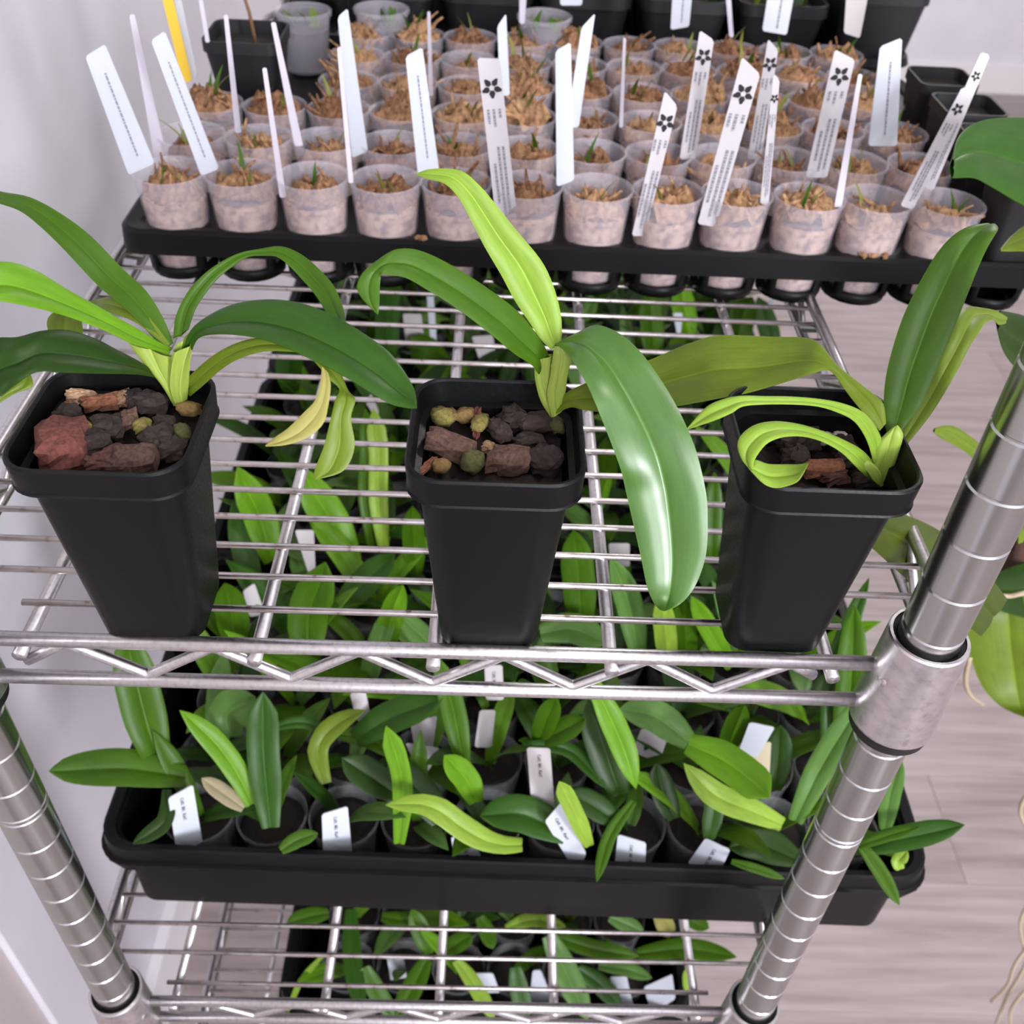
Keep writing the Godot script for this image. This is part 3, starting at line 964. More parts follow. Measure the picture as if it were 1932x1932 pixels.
func second_shelf() -> void:
	pot_mesh = lathe_mesh([[0.0, 0.0], [0.0185, 0.0], [0.0192, 0.001], [0.0238, 0.066], [0.0246, 0.0665], [0.0246, 0.068], [0.0238, 0.0682], [0.0230, 0.0675], [0.0185, 0.002], [0.0, 0.0018]], 24)
	mix_mesh = lathe_mesh([[0.0, 0.003], [0.0176, 0.003], [0.0218, 0.056], [0.016, 0.060], [0.0, 0.061]], 18)
	for q in [[0.065, 0.020, 1.1, 0.8], [0.085, 0.022, 1.3, 0.7], [0.055, 0.018, 0.8, 0.9], [0.075, 0.024, 0.9, 1.0], [0.060, 0.016, 1.7, 0.5]]:
		fill_leaves.append(strap_leaf(q[0], q[1], q[2], q[3]))
	var y := SHELF2 + 0.0017
	open_tray("plant_tray", "large black tray of crowded young orchids at the front of the second shelf", Vector3(0.0510, y, -0.2030), 0.279, 0.140, 0.081, -0.0153)
	open_tray("plant_tray", "black tray of young orchids in the middle of the second shelf, behind the front tray", Vector3(0.0545, y, -0.4870), 0.277, 0.140, 0.081)
	open_tray("plant_tray", "rear black tray of young orchids on the second shelf", Vector3(0.0545, y, -0.7700), 0.277, 0.140, 0.081)
	var rows := ["front", "second", "third", "fourth", "fifth", "sixth", "seventh", "eighth", "ninth", "tenth", "eleventh", "twelfth", "thirteenth", "fourteenth", "rear"]
	for tr in 3:
		for r in 5:
			for c in 10:
				var id := (tr * 5 + r) * 10 + c
				var at := Vector3(0.0545 - 0.2250 + 0.0500 * c, y + 0.004, -0.202 - 0.284 * tr + 0.100 - 0.050 * r)
				var list: Array = MID.get(id, [])
				var filler := 3
				if tr == 0 and r == 0: filler = 2
				elif tr == 0 and r == 1: filler = 3
				var row := tr * 5 + r
				young_plant(at, "young strap-leaved orchid on the second shelf, %s row, %s from the left" % [rows[row], ORD[c]], "young orchids in the second-shelf trays", list, filler, 0.8 if tr == 0 and r < 2 else 1.0)

func third_shelf() -> void:
	var y := SHELF3 + 0.0017
	open_tray("plant_tray", "black tray of young orchids on the lowest shelf, seen through the wires", Vector3(0.035, y, -0.235), 0.185, 0.140, 0.075)
	for r in 5:
		for c in 6:
			var at := Vector3(0.035 - 0.1275 + 0.051 * c, y + 0.004, -0.235 + 0.100 - 0.050 * r)
			var list: Array = LOW.get(r * 6 + c, [])
			young_plant(at, "young orchid on the lowest shelf, %s row, %s from the left" % [["front", "second", "third", "fourth", "rear"][r], ORD[c]], "young orchids in the bottom tray", list, 1 if r == 0 else 2, 0.8)

# ---------------------------------------------------------------- orchid hanging at the right
func hanging_orchid() -> void:
	var o := thing("hanging_orchid", "broad-leaved orchid on a cork mount, hung beyond the right post, leaves and roots trailing", "orchid", Vector3(0.44, 1.0, -0.27))
	obj("cork_mount", chip_mesh(Vector3(0.055, 0.22, 0.018), 0.35, 77, 0.6), M.bark_brown, o, Vector3(0.04, 0.06, -0.02))
	obj("hanger_wire", tube_mesh([Vector3(0.04, 0.25, -0.02), Vector3(0.04, 1.5 - 0.004, -0.02)], 0.0012, 6), M.wire, o)
	add_leaves(o, LEAVES_H, 4, 10, 0.0022)
	for rt in ROOTS:
		var pts := []
		for i in rt.size() / 3:
			pts.append(Vector3(rt[i * 3], rt[i * 3 + 1], rt[i * 3 + 2]) - o.position)
		var sm := []
		for i in pts.size() - 1:
			for k in 4:
				sm.append(cr(pts[maxi(i - 1, 0)], pts[i], pts[i + 1], pts[mini(i + 2, pts.size() - 1)], k / 4.0))
		sm.append(pts[pts.size() - 1])
		obj("root", tube_mesh(sm, 0.0022, 7, 0.7), M.root, o)

# ---------------------------------------------------------------- plant tags
func tag_text(parent: Node3D, text: String, size: float, at: Transform3D, m: Material) -> void:
	var f := SystemFont.new()
	f.font_names = PackedStringArray(["Droid Sans"])
	var t := TextMesh.new()
	t.text = text
	t.font = f
	t.font_size = 32
	t.pixel_size = size / 32.0
	t.depth = 0.0002
	t.curve_step = 4.0
	var o := MeshInstance3D.new()
	o.name = "lettering"
	o.mesh = t
	o.set_surface_override_material(0, m)
	o.transform = at
	parent.add_child(o, true)

func flower_mesh(r: float) -> ArrayMesh:
	var st := begin(false)
	for k in 5:
		var a := TAU * k / 5
		var d := Vector3(cos(a), sin(a), 0)
		var s := Vector3(-d.y, d.x, 0)
		var z := Vector3(0, 0, 0.0002)
		var p := [d * r * 0.26 - s * r * 0.16, d * r * 0.55 - s * r * 0.30, d * r - s * r * 0.10, d * r + s * r * 0.10, d * r * 0.55 + s * r * 0.30, d * r * 0.26 + s * r * 0.16]
		for i in 4:
			for q in [z, -z]:
				st.add_vertex(p[0] + q); st.add_vertex(p[i + 1] + q); st.add_vertex(p[i + 2] + q)
		for i in 6:
			quad(st, p[i] + z, p[(i + 1) % 6] + z, p[(i + 1) % 6] - z, p[i] - z)
	return done(st)

func make_tag(c: Array, kind: String, label: String, group: String, eye: Vector3) -> void:
	var p := []
	for i in 4: p.append(Vector3(c[i * 3], c[i * 3 + 1], c[i * 3 + 2]))   # TL TR BR BL
	var base: Vector3 = (p[2] + p[3]) * 0.5
	var o := thing("plant_tag", label, "plant tag", base, group)
	var n: Vector3 = (p[1] - p[3]).cross(p[0] - p[2]).normalized()
	if n.dot(eye - base) < 0.0: n = -n
	var th := n * 0.0004
	# rounded corners: cut each corner a little
	var ring := []
	for i in 4:
		var a: Vector3 = p[i]
		var cut := minf(0.0014, 0.25 * (p[1] - p[0]).length())
		ring.append(a + (p[(i + 3) % 4] - a).normalized() * cut)
		ring.append(a + (p[(i + 1) % 4] - a).normalized() * cut)
	var st := begin(false)
	for s in [1.0, -1.0]:
		for i in range(1, 7):
			st.add_vertex(ring[0] - base + th * s); st.add_vertex(ring[i if s > 0 else i + 1] - base + th * s); st.add_vertex(ring[i + 1 if s > 0 else i] - base + th * s)
	for i in 8:
		quad(st, ring[i] - base + th, ring[i] - base - th, ring[(i + 1) % 8] - base - th, ring[(i + 1) % 8] - base + th)
	var mats := {"white_text": "tag_white", "white": "tag_white", "white_cat": "tag_white", "clear": "tag_clear", "flower": "tag_flower", "grey": "tag_grey", "grey_cat": "tag_grey", "cream": "tag_cream", "yellow": "tag_yellow"}
	obj("strip", done(st), M[mats[kind]], o)
	var top_mid: Vector3 = (p[0] + p[1]) * 0.5
	var down: Vector3 = (base - top_mid)
	var ln := down.length()
	down = down.normalized()
	var w: float = (p[1] - p[0]).length()
	var right: Vector3 = down.cross(n).normalized()
	if right.dot(p[1] - p[0]) < 0.0: right = -right
	var frontf := n * 0.00055
	# lettering runs down the strip: text x axis = down, text y axis = right side of the strip
	var tb := Basis(down, n.cross(down).normalized(), n)
	if kind == "flower":
		var f := obj("flower_print", flower_mesh(minf(w * 0.46, 0.0060)), M.ink, o)
		f.transform = Transform3D(tb, top_mid + down * (0.16 * ln) - base + frontf)
		var k := 0
		for q in [[0.28, 0.05, 0.25], [0.28, 0.10, -0.02], [0.28, 0.08, -0.27], [0.50, 0.42, 0.22], [0.50, 0.44, 0.0], [0.60, 0.25, -0.24]]:
			var s2 := begin(false)
			var x := 0.0
			while x < q[1] * ln:
				var seg := 0.0009 + 0.0007 * ((k * 7) % 3)
				add_box(s2, Vector3(x, -w * 0.055, 0), Vector3(minf(x + seg, q[1] * ln), w * 0.055, 0.0002))
				x += seg + 0.0005
				k += 1
			var l := obj("print_line", done(s2), M.ink_grey, o)
			l.transform = Transform3D(tb, top_mid + down * (q[0] * ln) + right * (q[2] * w) - base + frontf)
	elif kind == "white_text":
		var s2 := begin(false)
		var x := 0.0
		var k := 0
		while x < 0.68 * ln:
			var seg := 0.0010 + 0.0008 * ((k * 5) % 3)
			add_box(s2, Vector3(x, -w * 0.035, 0), Vector3(x + seg, w * 0.035, 0.0002))
			x += seg + 0.0006
			k += 1
		var l := obj("print_line", done(s2), M.ink_grey, o)
		l.transform = Transform3D(tb, top_mid + down * (0.18 * ln) + right * (0.06 * w) - base + frontf)
	elif kind == "white_cat" or kind == "grey_cat":
		tag_text(o, "Catt. Mc. Karl", 0.0030, Transform3D(tb, top_mid + down * minf(0.55 * ln, 0.015) - base + frontf), M.ink)

func tags() -> void:
	var eye := Vector3(0.021, 1.404, 0.279)
	for t in TAGS1: make_tag(t[2], t[0], t[1], "plant tags in the seedling tray and at the back", eye)
	for t in TAGS2: make_tag(t[2], t[0], t[1], "plant tags among the second-shelf orchids", eye)
	for t in TAGS3: make_tag(t[2], t[0], t[1], "plant tags in the bottom tray", eye)

# ---------------------------------------------------------------- measured places (metres)
const LEAVES_L := [
	[0.18,"leaf_mid","leaf",[-0.1043,1.191,-0.0486,-0.1009,1.1924,-0.0514,-0.1135,1.1991,-0.0546,-0.1052,1.1993,-0.058,-0.1218,1.2045,-0.0595,-0.1124,1.2066,-0.0655,-0.1309,1.2088,-0.0654,-0.1219,1.2117,-0.0721,-0.1426,1.2194,-0.0718,-0.1336,1.2218,-0.0782,-0.1528,1.2256,-0.0785,-0.1453,1.2276,-0.084,-0.1618,1.2279,-0.0851,-0.1582,1.2311,-0.0899,-0.1737,1.2279,-0.092,-0.1712,1.2303,-0.0955,-0.1861,1.2302,-0.0994,-0.1848,1.2306,-0.1005]],
	[0.33,"leaf_bright","leaf",[-0.1024,1.1892,-0.0485,-0.1017,1.1902,-0.0515,-0.1056,1.1947,-0.0426,-0.1044,1.1959,-0.0463,-0.1105,1.2015,-0.0358,-0.1091,1.2037,-0.042,-0.1161,1.2099,-0.0301,-0.1142,1.2121,-0.0367,-0.1216,1.2177,-0.0238,-0.1198,1.2205,-0.0318,-0.1266,1.2247,-0.0172,-0.1251,1.2283,-0.0273,-0.131,1.2311,-0.0099,-0.1316,1.2366,-0.0237,-0.1358,1.236,-0.0038,-0.1379,1.2421,-0.0185,-0.1434,1.2373,0.001,-0.1462,1.2429,-0.0123,-0.1525,1.2396,0.0009,-0.1527,1.2404,-0.001]],
	[0.21,"leaf_dark","leaf",[-0.1095,1.1773,-0.0493,-0.1087,1.1777,-0.0507,-0.1118,1.1848,-0.0402,-0.1131,1.1866,-0.0461,-0.1152,1.1913,-0.0309,-0.1192,1.1948,-0.0417,-0.1212,1.1975,-0.0215,-0.1242,1.2023,-0.0372,-0.1265,1.203,-0.0134,-0.1304,1.2087,-0.0318,-0.1328,1.2074,-0.0069,-0.136,1.2127,-0.0244,-0.1373,1.2073,0.0009,-0.1421,1.2134,-0.0187,-0.1388,1.2084,0.0095,-0.1468,1.2159,-0.0134,-0.1441,1.208,0.016,-0.1521,1.2151,-0.0061,-0.149,1.2101,0.0144,-0.1512,1.2117,0.0095]],
	[0.15,"leaf_olive","leaf",[-0.1031,1.1917,-0.049,-0.1018,1.1925,-0.0509,-0.1136,1.1983,-0.0542,-0.1124,1.201,-0.0591,-0.1266,1.1996,-0.0605,-0.125,1.2026,-0.066,-0.137,1.1955,-0.068,-0.1361,1.1977,-0.072,-0.1454,1.1864,-0.0776,-0.1565,1.1885,-0.0757,-0.151,1.1716,-0.0842,-0.1634,1.1742,-0.0825,-0.1629,1.154,-0.0901,-0.1639,1.1541,-0.0898]],
	[0.18,"leaf_olive","leaf",[-0.1392,1.2038,-0.0095,-0.1373,1.2037,-0.0105,-0.1421,1.202,-0.0059,-0.1364,1.2008,-0.0074,-0.1459,1.1995,-0.0023,-0.1422,1.1995,-0.0043,-0.1503,1.1964,0.0002,-0.149,1.1962,-0.0002]],
	[0.3,"leaf_mid","leaf",[-0.0993,1.1966,-0.048,-0.0944,1.1981,-0.0521,-0.0998,1.2009,-0.0566,-0.0931,1.2019,-0.0603,-0.0967,1.2063,-0.0648,-0.0904,1.2053,-0.0654,-0.0914,1.2111,-0.0702,-0.0857,1.2099,-0.0703,-0.0848,1.2151,-0.0738,-0.0799,1.2138,-0.0735,-0.0772,1.2185,-0.0758,-0.0738,1.2173,-0.075,-0.0696,1.2201,-0.0766,-0.0677,1.2183,-0.0746,-0.0608,1.222,-0.0758,-0.062,1.2194,-0.0721,-0.053,1.2205,-0.0731,-0.0569,1.2177,-0.0685,-0.0459,1.2173,-0.0684,-0.0512,1.2145,-0.0636,-0.0394,1.2139,-0.0616,-0.0456,1.2117,-0.0574,-0.0352,1.2104,-0.0531,-0.0406,1.2086,-0.0495,-0.0328,1.2099,-0.0431,-0.0361,1.208,-0.0398,-0.0317,1.2104,-0.03,-0.032,1.2104,-0.03]],
	[0.24,"leaf_deep","leaf",[-0.0981,1.1882,-0.0489,-0.0947,1.1884,-0.0511,-0.0921,1.2005,-0.0476,-0.0885,1.1994,-0.0442,-0.083,1.2086,-0.0464,-0.0797,1.206,-0.037,-0.0723,1.2144,-0.0451,-0.0689,1.2104,-0.03,-0.0604,1.2175,-0.0433,-0.0582,1.2126,-0.0238,-0.0504,1.2186,-0.0405,-0.0495,1.2131,-0.0183,-0.0412,1.2183,-0.0367,-0.0421,1.2126,-0.0138,-0.0321,1.2166,-0.0323,-0.0341,1.2112,-0.0099,-0.0232,1.2139,-0.0273,-0.0264,1.2089,-0.0064,-0.0151,1.2106,-0.0224,-0.0187,1.206,-0.0029,-0.0089,1.2067,-0.0156,-0.0127,1.2033,-0.0012,-0.0049,1.2043,-0.0079,-0.0074,1.2025,-0.0005,-0.0036,1.2028,-0.0002,-0.0039,1.2028,0.0001]],
	[0.21,"leaf_olive","leaf",[-0.1015,1.173,-0.0517,-0.0974,1.17,-0.0483,-0.0939,1.1824,-0.0466,-0.0894,1.1793,-0.0432,-0.0844,1.193,-0.0416,-0.08,1.19,-0.0383,-0.074,1.2018,-0.0371,-0.0712,1.1985,-0.0329,-0.0627,1.2081,-0.0325,-0.0607,1.205,-0.0282,-0.0496,1.2111,-0.0279,-0.05,1.2083,-0.0237,-0.0431,1.212,-0.023,-0.044,1.21,-0.0198,-0.0366,1.2114,-0.0191,-0.0394,1.2092,-0.0151,-0.0318,1.2078,-0.0148,-0.0351,1.206,-0.0113,-0.0279,1.2027,-0.0088,-0.0312,1.2033,-0.0091,-0.0253,1.2014,-0.0057,-0.0322,1.2014,-0.0045,-0.0267,1.1962,-0.002,-0.0336,1.1962,-0.0008,-0.0255,1.188,0.0014,-0.0358,1.1882,0.0029,-0.0269,1.1829,0.0052,-0.0378,1.1837,0.006,-0.0304,1.18,0.0085,-0.0391,1.1806,0.0093,-0.0385,1.1796,0.012,-0.0387,1.1796,0.012]],
	[0.21,"leaf_yellow","leaf",[-0.0364,1.2124,-0.0089,-0.0341,1.211,-0.0071,-0.0363,1.2098,-0.0038,-0.0328,1.2088,-0.0028,-0.0376,1.2054,0.0005,-0.0334,1.2039,0.0021,-0.0414,1.2027,0.0049,-0.0345,1.2005,0.0071,-0.0463,1.1997,0.0101,-0.0388,1.1979,0.0113,-0.0505,1.1989,0.0149,-0.0453,1.1976,0.0157,-0.0517,1.2001,0.0199,-0.0515,1.1999,0.0202]],
	[0.25,"sheath","leaf_sheath",[-0.1046,1.1658,-0.0472,-0.1018,1.1663,-0.0487,-0.1079,1.1751,-0.0482,-0.1024,1.1736,-0.0491,-0.1134,1.1851,-0.0489,-0.1026,1.1809,-0.0498,-0.1173,1.1934,-0.0495,-0.1023,1.187,-0.0505]],
	[0.25,"sheath","leaf_sheath",[-0.1028,1.1679,-0.0447,-0.0987,1.1693,-0.0473,-0.1037,1.1756,-0.0454,-0.0972,1.1757,-0.0479,-0.1015,1.1854,-0.0454,-0.0948,1.1871,-0.0493,-0.0989,1.1927,-0.0448,-0.092,1.1978,-0.0512]],
]

const LEAVES_M := [
	[0.27,"leaf_lime","leaf",[0.044,1.197,-0.0491,0.0476,1.1989,-0.0508,0.0398,1.2001,-0.0514,0.0478,1.2027,-0.0536,0.0354,1.2057,-0.0535,0.0468,1.2094,-0.0566,0.0294,1.2139,-0.0553,0.0434,1.219,-0.0597,0.0237,1.2232,-0.058,0.0383,1.2278,-0.062,0.0175,1.2328,-0.0601,0.0284,1.2382,-0.0649,0.013,1.2402,-0.0628,0.0219,1.2451,-0.0672,0.0081,1.248,-0.0656,0.0149,1.2522,-0.0694,0.0026,1.2527,-0.0683,0.0077,1.2565,-0.0717,-0.0041,1.253,-0.0713,-0.0025,1.2558,-0.0737,-0.0082,1.2529,-0.0748,-0.0082,1.2533,-0.0752]],
	[0.21,"leaf_mid","leaf",[0.0404,1.1849,-0.0483,0.0444,1.1865,-0.0518,0.0371,1.1922,-0.0449,0.0426,1.195,-0.0509,0.0301,1.2,-0.0402,0.0361,1.2051,-0.0512,0.0229,1.208,-0.0376,0.0295,1.2136,-0.0497,0.0138,1.2168,-0.0359,0.0209,1.222,-0.047,0.0051,1.2245,-0.034,0.0119,1.2295,-0.0447,-0.0026,1.2309,-0.0317,0.0025,1.2362,-0.0427,-0.0087,1.2357,-0.0297,-0.0052,1.2407,-0.0403,-0.0141,1.2376,-0.0279,-0.0113,1.2423,-0.0378,-0.0166,1.2384,-0.0269,-0.0156,1.242,-0.0344,-0.0172,1.2367,-0.0276,-0.0226,1.2381,-0.0296,-0.0174,1.2344,-0.0261,-0.0248,1.2352,-0.0268,-0.0174,1.2316,-0.0234,-0.025,1.233,-0.0252,-0.0174,1.229,-0.021,-0.023,1.2304,-0.0231,-0.0178,1.2268,-0.02,-0.0181,1.2269,-0.0201]],
	[0.195,"leaf_glossy","leaf",[0.0451,1.1994,-0.049,0.0477,1.1998,-0.0509,0.0477,1.2031,-0.0403,0.0528,1.2053,-0.0481,0.0504,1.2048,-0.0307,0.0597,1.2101,-0.0465,0.053,1.2038,-0.0247,0.0666,1.2107,-0.0415,0.0557,1.2016,-0.0197,0.0723,1.2095,-0.0356,0.0582,1.1982,-0.0152,0.0773,1.2069,-0.0294,0.0607,1.1939,-0.0119,0.0828,1.2023,-0.0225,0.0633,1.1893,-0.0084,0.0875,1.1975,-0.016,0.066,1.1843,-0.0048,0.0915,1.1923,-0.01,0.0692,1.1775,-0.0014,0.0958,1.1848,-0.0039,0.0716,1.1698,-0.0002,0.1002,1.1724,0.0039,0.074,1.1624,0.0035,0.1015,1.1638,0.0091,0.0767,1.1543,0.0076,0.1021,1.1549,0.0136,0.0796,1.1453,0.0128,0.1013,1.1479,0.0168,0.0819,1.1379,0.0174,0.099,1.1409,0.0202,0.0837,1.1352,0.0216,0.0951,1.1369,0.0238,0.0855,1.135,0.0259,0.0907,1.1362,0.0269,0.087,1.1378,0.03,0.0874,1.1379,0.03]],
	[0.18,"leaf_olive","leaf",[0.0472,1.1734,-0.0489,0.0463,1.1706,-0.0431,0.0504,1.1802,-0.0445,0.0521,1.1776,-0.0389,0.0546,1.1853,-0.0419,0.0566,1.1812,-0.0329,0.0595,1.1899,-0.0391,0.0635,1.1845,-0.027,0.0655,1.1937,-0.0347,0.0685,1.1883,-0.0228,0.0721,1.1959,-0.0283,0.0735,1.1923,-0.0203,0.0772,1.1977,-0.0205,0.0774,1.1973,-0.0196]],
	[0.25,"sheath","leaf_sheath",[0.0455,1.1681,-0.0455,0.0487,1.1696,-0.0465,0.0411,1.175,-0.0471,0.0474,1.176,-0.0475,0.0384,1.1845,-0.0487,0.0448,1.1848,-0.0486,0.038,1.1924,-0.0496,0.0445,1.194,-0.0504]],
	[0.25,"sheath","leaf_sheath",[0.0457,1.1699,-0.0431,0.0499,1.1725,-0.0449,0.0435,1.1787,-0.0447,0.0505,1.1801,-0.0453,0.0442,1.1876,-0.0459,0.0509,1.1887,-0.0462,0.0446,1.1952,-0.0473,0.0517,1.1953,-0.0468,0.045,1.1996,-0.0479,0.0481,1.2003,-0.0481]],
]

const LEAVES_R := [
	[0.18,"leaf_mid","leaf",[0.1768,1.1717,-0.0296,0.1796,1.174,-0.0304,0.174,1.1793,-0.0348,0.1825,1.1814,-0.0325,0.1735,1.1842,-0.0393,0.1859,1.1867,-0.0353,0.1727,1.1939,-0.0434,0.1882,1.1971,-0.0384,0.1734,1.2051,-0.0475,0.1906,1.2083,-0.0416,0.1751,1.2154,-0.0514,0.1927,1.2186,-0.0451,0.1778,1.2241,-0.0548,0.1947,1.2275,-0.0488,0.1809,1.2311,-0.0581,0.197,1.2354,-0.0529,0.1846,1.2376,-0.0616,0.1995,1.2415,-0.0567,0.1895,1.2422,-0.065,0.2025,1.2454,-0.0605,0.1956,1.2445,-0.0683,0.205,1.246,-0.0645,0.2028,1.245,-0.0707,0.206,1.2455,-0.0693]],
	[0.18,"leaf_olive","leaf",[0.1819,1.1688,-0.0355,0.1841,1.1672,-0.0325,0.1896,1.1843,-0.0454,0.1934,1.1807,-0.0391,0.1958,1.1968,-0.0538,0.201,1.1934,-0.0472,0.2012,1.2028,-0.0614,0.2073,1.201,-0.0561,0.2061,1.2063,-0.0704,0.2129,1.2035,-0.0637,0.2126,1.2058,-0.0785,0.2188,1.2028,-0.0721,0.223,1.2015,-0.0859,0.2266,1.1989,-0.0811,0.2336,1.1959,-0.094,0.2343,1.1919,-0.0895,0.2432,1.1892,-0.1009,0.2425,1.187,-0.0991]],
	[0.15,"leaf_olive","leaf",[0.1733,1.1808,-0.0314,0.1705,1.1792,-0.0286,0.1728,1.1852,-0.038,0.1644,1.1829,-0.0363,0.1699,1.1864,-0.0424,0.1599,1.1856,-0.045,0.1641,1.1885,-0.0482,0.1564,1.1885,-0.0514,0.158,1.1903,-0.0562,0.1538,1.1889,-0.0547,0.1529,1.1929,-0.0669,0.1463,1.1863,-0.0543,0.1488,1.1911,-0.0746,0.1393,1.1816,-0.0562,0.1361,1.1866,-0.0817,0.1262,1.1747,-0.0577,0.1168,1.1827,-0.0878,0.1139,1.1699,-0.0593,0.1067,1.177,-0.0906,0.1065,1.165,-0.063,0.0994,1.1717,-0.0924,0.1004,1.1606,-0.0667,0.0918,1.1665,-0.0932,0.0957,1.157,-0.0705,0.0847,1.1627,-0.0932,0.0881,1.1547,-0.0742,0.0779,1.1587,-0.0868,0.0786,1.1571,-0.0832]],
	[0.3,"leaf_lime","leaf",[0.176,1.1695,-0.0299,0.1706,1.1666,-0.024,0.1668,1.1836,-0.0249,0.1627,1.181,-0.0195,0.1574,1.1941,-0.0196,0.154,1.1922,-0.0159,0.1468,1.2005,-0.0155,0.1444,1.1989,-0.0122,0.1367,1.2044,-0.0119,0.1357,1.2032,-0.009,0.126,1.2069,-0.009,0.1256,1.2057,-0.006,0.1158,1.2083,-0.0066,0.1155,1.2071,-0.0034,0.108,1.2092,-0.0051,0.1076,1.2076,-0.0011,0.1021,1.2083,-0.0044,0.1036,1.2064,0.0012,0.0958,1.2053,-0.0033,0.098,1.2036,0.0021,0.0898,1.1982,-0.0003,0.09,1.198,0.0002]],
	[0.225,"leaf_lime","leaf",[0.1746,1.1621,-0.0251,0.1699,1.1599,-0.0228,0.165,1.1727,-0.0235,0.1616,1.1693,-0.0179,0.1544,1.1808,-0.0196,0.1526,1.1784,-0.0153,0.1434,1.1872,-0.0164,0.143,1.1852,-0.0125,0.1333,1.1917,-0.0139,0.1342,1.1896,-0.0093,0.124,1.194,-0.0119,0.1261,1.1915,-0.006,0.1167,1.1939,-0.0099,0.1201,1.1911,-0.0029,0.112,1.1913,-0.0079,0.1167,1.1883,-0.0002,0.1101,1.1881,-0.0052,0.1153,1.1857,0.0015,0.1121,1.1839,-0.0018,0.1154,1.1825,0.0022,0.1179,1.1806,0.0059,0.1165,1.184,-0.0017,0.1225,1.1796,0.0081,0.1213,1.1834,-0.0005,0.1266,1.1816,0.0092,0.1274,1.1852,0.0016,0.1299,1.1846,0.0095,0.1305,1.1873,0.004,0.1319,1.1909,0.0083,0.1322,1.1912,0.0078]],
	[0.25,"sheath_pale","leaf_sheath",[0.1753,1.1555,-0.0236,0.1782,1.1579,-0.0244,0.1698,1.1592,-0.0253,0.1789,1.1635,-0.0247,0.1701,1.1663,-0.0259,0.1794,1.1717,-0.0261,0.1702,1.1734,-0.027,0.1792,1.1785,-0.0269,0.1723,1.1774,-0.028,0.178,1.1808,-0.028,0.1753,1.1809,-0.029,0.1768,1.1819,-0.029]],
	[0.2,"sheath_pale","leaf_sheath",[0.1746,1.1572,-0.0219,0.1763,1.158,-0.0221,0.1688,1.1615,-0.0234,0.1742,1.1622,-0.0216,0.1657,1.1655,-0.0242,0.1717,1.1659,-0.0217,0.1623,1.1695,-0.0244,0.1663,1.1697,-0.0226,0.1607,1.1714,-0.0243,0.1617,1.1713,-0.0237]],
]

const LEAVES_H := [
	[0.08,"leaf_deep","leaf",[0.3623,1.2014,-0.3002,0.3406,1.1729,-0.2225,0.3319,1.2098,-0.287,0.3132,1.1835,-0.2155,0.3067,1.2148,-0.2719,0.2915,1.1921,-0.21,0.2808,1.2198,-0.2538,0.2696,1.2026,-0.2072,0.2635,1.2215,-0.2383,0.2572,1.2085,-0.2023,0.2518,1.2198,-0.2231,0.2454,1.2102,-0.1972,0.245,1.2161,-0.206,0.2422,1.2117,-0.194]],
	[0.08,"leaf_olive","leaf",[0.3548,1.1598,-0.278,0.3452,1.1472,-0.2425,0.3322,1.162,-0.263,0.3256,1.153,-0.2374,0.3177,1.1634,-0.2492,0.3131,1.157,-0.2309,0.3044,1.1628,-0.2349,0.3021,1.1594,-0.2252,0.294,1.1626,-0.2208,0.2939,1.1621,-0.2193]],
	[0.08,"leaf_dark","leaf",[0.3748,1.0853,-0.26,0.3607,1.072,-0.2207,0.3386,1.1091,-0.2425,0.3244,1.0961,-0.2049,0.3149,1.1246,-0.2204,0.3038,1.1151,-0.1933,0.2934,1.1391,-0.1963,0.2892,1.1347,-0.1837]],
	[0.1,"leaf_olive","leaf",[0.373,0.986,-0.2453,0.3638,0.9806,-0.2346,0.3428,1.0172,-0.2329,0.3344,1.0136,-0.2271,0.3237,1.0347,-0.2236,0.3153,1.0306,-0.2165,0.3032,1.0495,-0.2141,0.2963,1.0453,-0.2059,0.2864,1.0563,-0.2014,0.2856,1.0551,-0.1986]],
	[0.08,"leaf_olivedark","leaf",[0.3227,0.9959,-0.1204,0.3034,0.9864,-0.0998,0.2854,1.0356,-0.115,0.2654,1.0234,-0.0862,0.2563,1.061,-0.1052,0.2381,1.0492,-0.0767,0.23,1.083,-0.09,0.2115,1.0744,-0.0725,0.2101,1.0977,-0.0779,0.1959,1.0915,-0.0655,0.1943,1.1131,-0.0633,0.1929,1.1121,-0.0607]],
	[0.08,"leaf_dark","leaf",[0.4803,0.8655,-0.2971,0.4635,0.8424,-0.2437,0.448,0.8701,-0.2849,0.4344,0.8517,-0.2423,0.423,0.8733,-0.2718,0.4126,0.8602,-0.2418,0.406,0.8788,-0.257,0.4016,0.8728,-0.2431]],
	[0.1,"leaf_olive","leaf",[0.4053,0.8495,-0.2626,0.4483,0.8629,-0.2573,0.398,0.8404,-0.254,0.4554,0.8558,-0.2421,0.405,0.8149,-0.2437,0.4627,0.829,-0.2284,0.4201,0.787,-0.2296,0.4685,0.7997,-0.2185,0.4337,0.7777,-0.2162,0.4619,0.7844,-0.2079,0.4443,0.7842,-0.2003,0.4478,0.7852,-0.1997]],
	[0.1,"leaf_olive","leaf",[0.404,0.9816,-0.2639,0.4063,0.9667,-0.2363,0.3912,0.9775,-0.2537,0.3929,0.9628,-0.2265,0.386,0.9692,-0.2435,0.3858,0.9543,-0.2167,0.3809,0.962,-0.2267,0.3801,0.9544,-0.2133]],
]

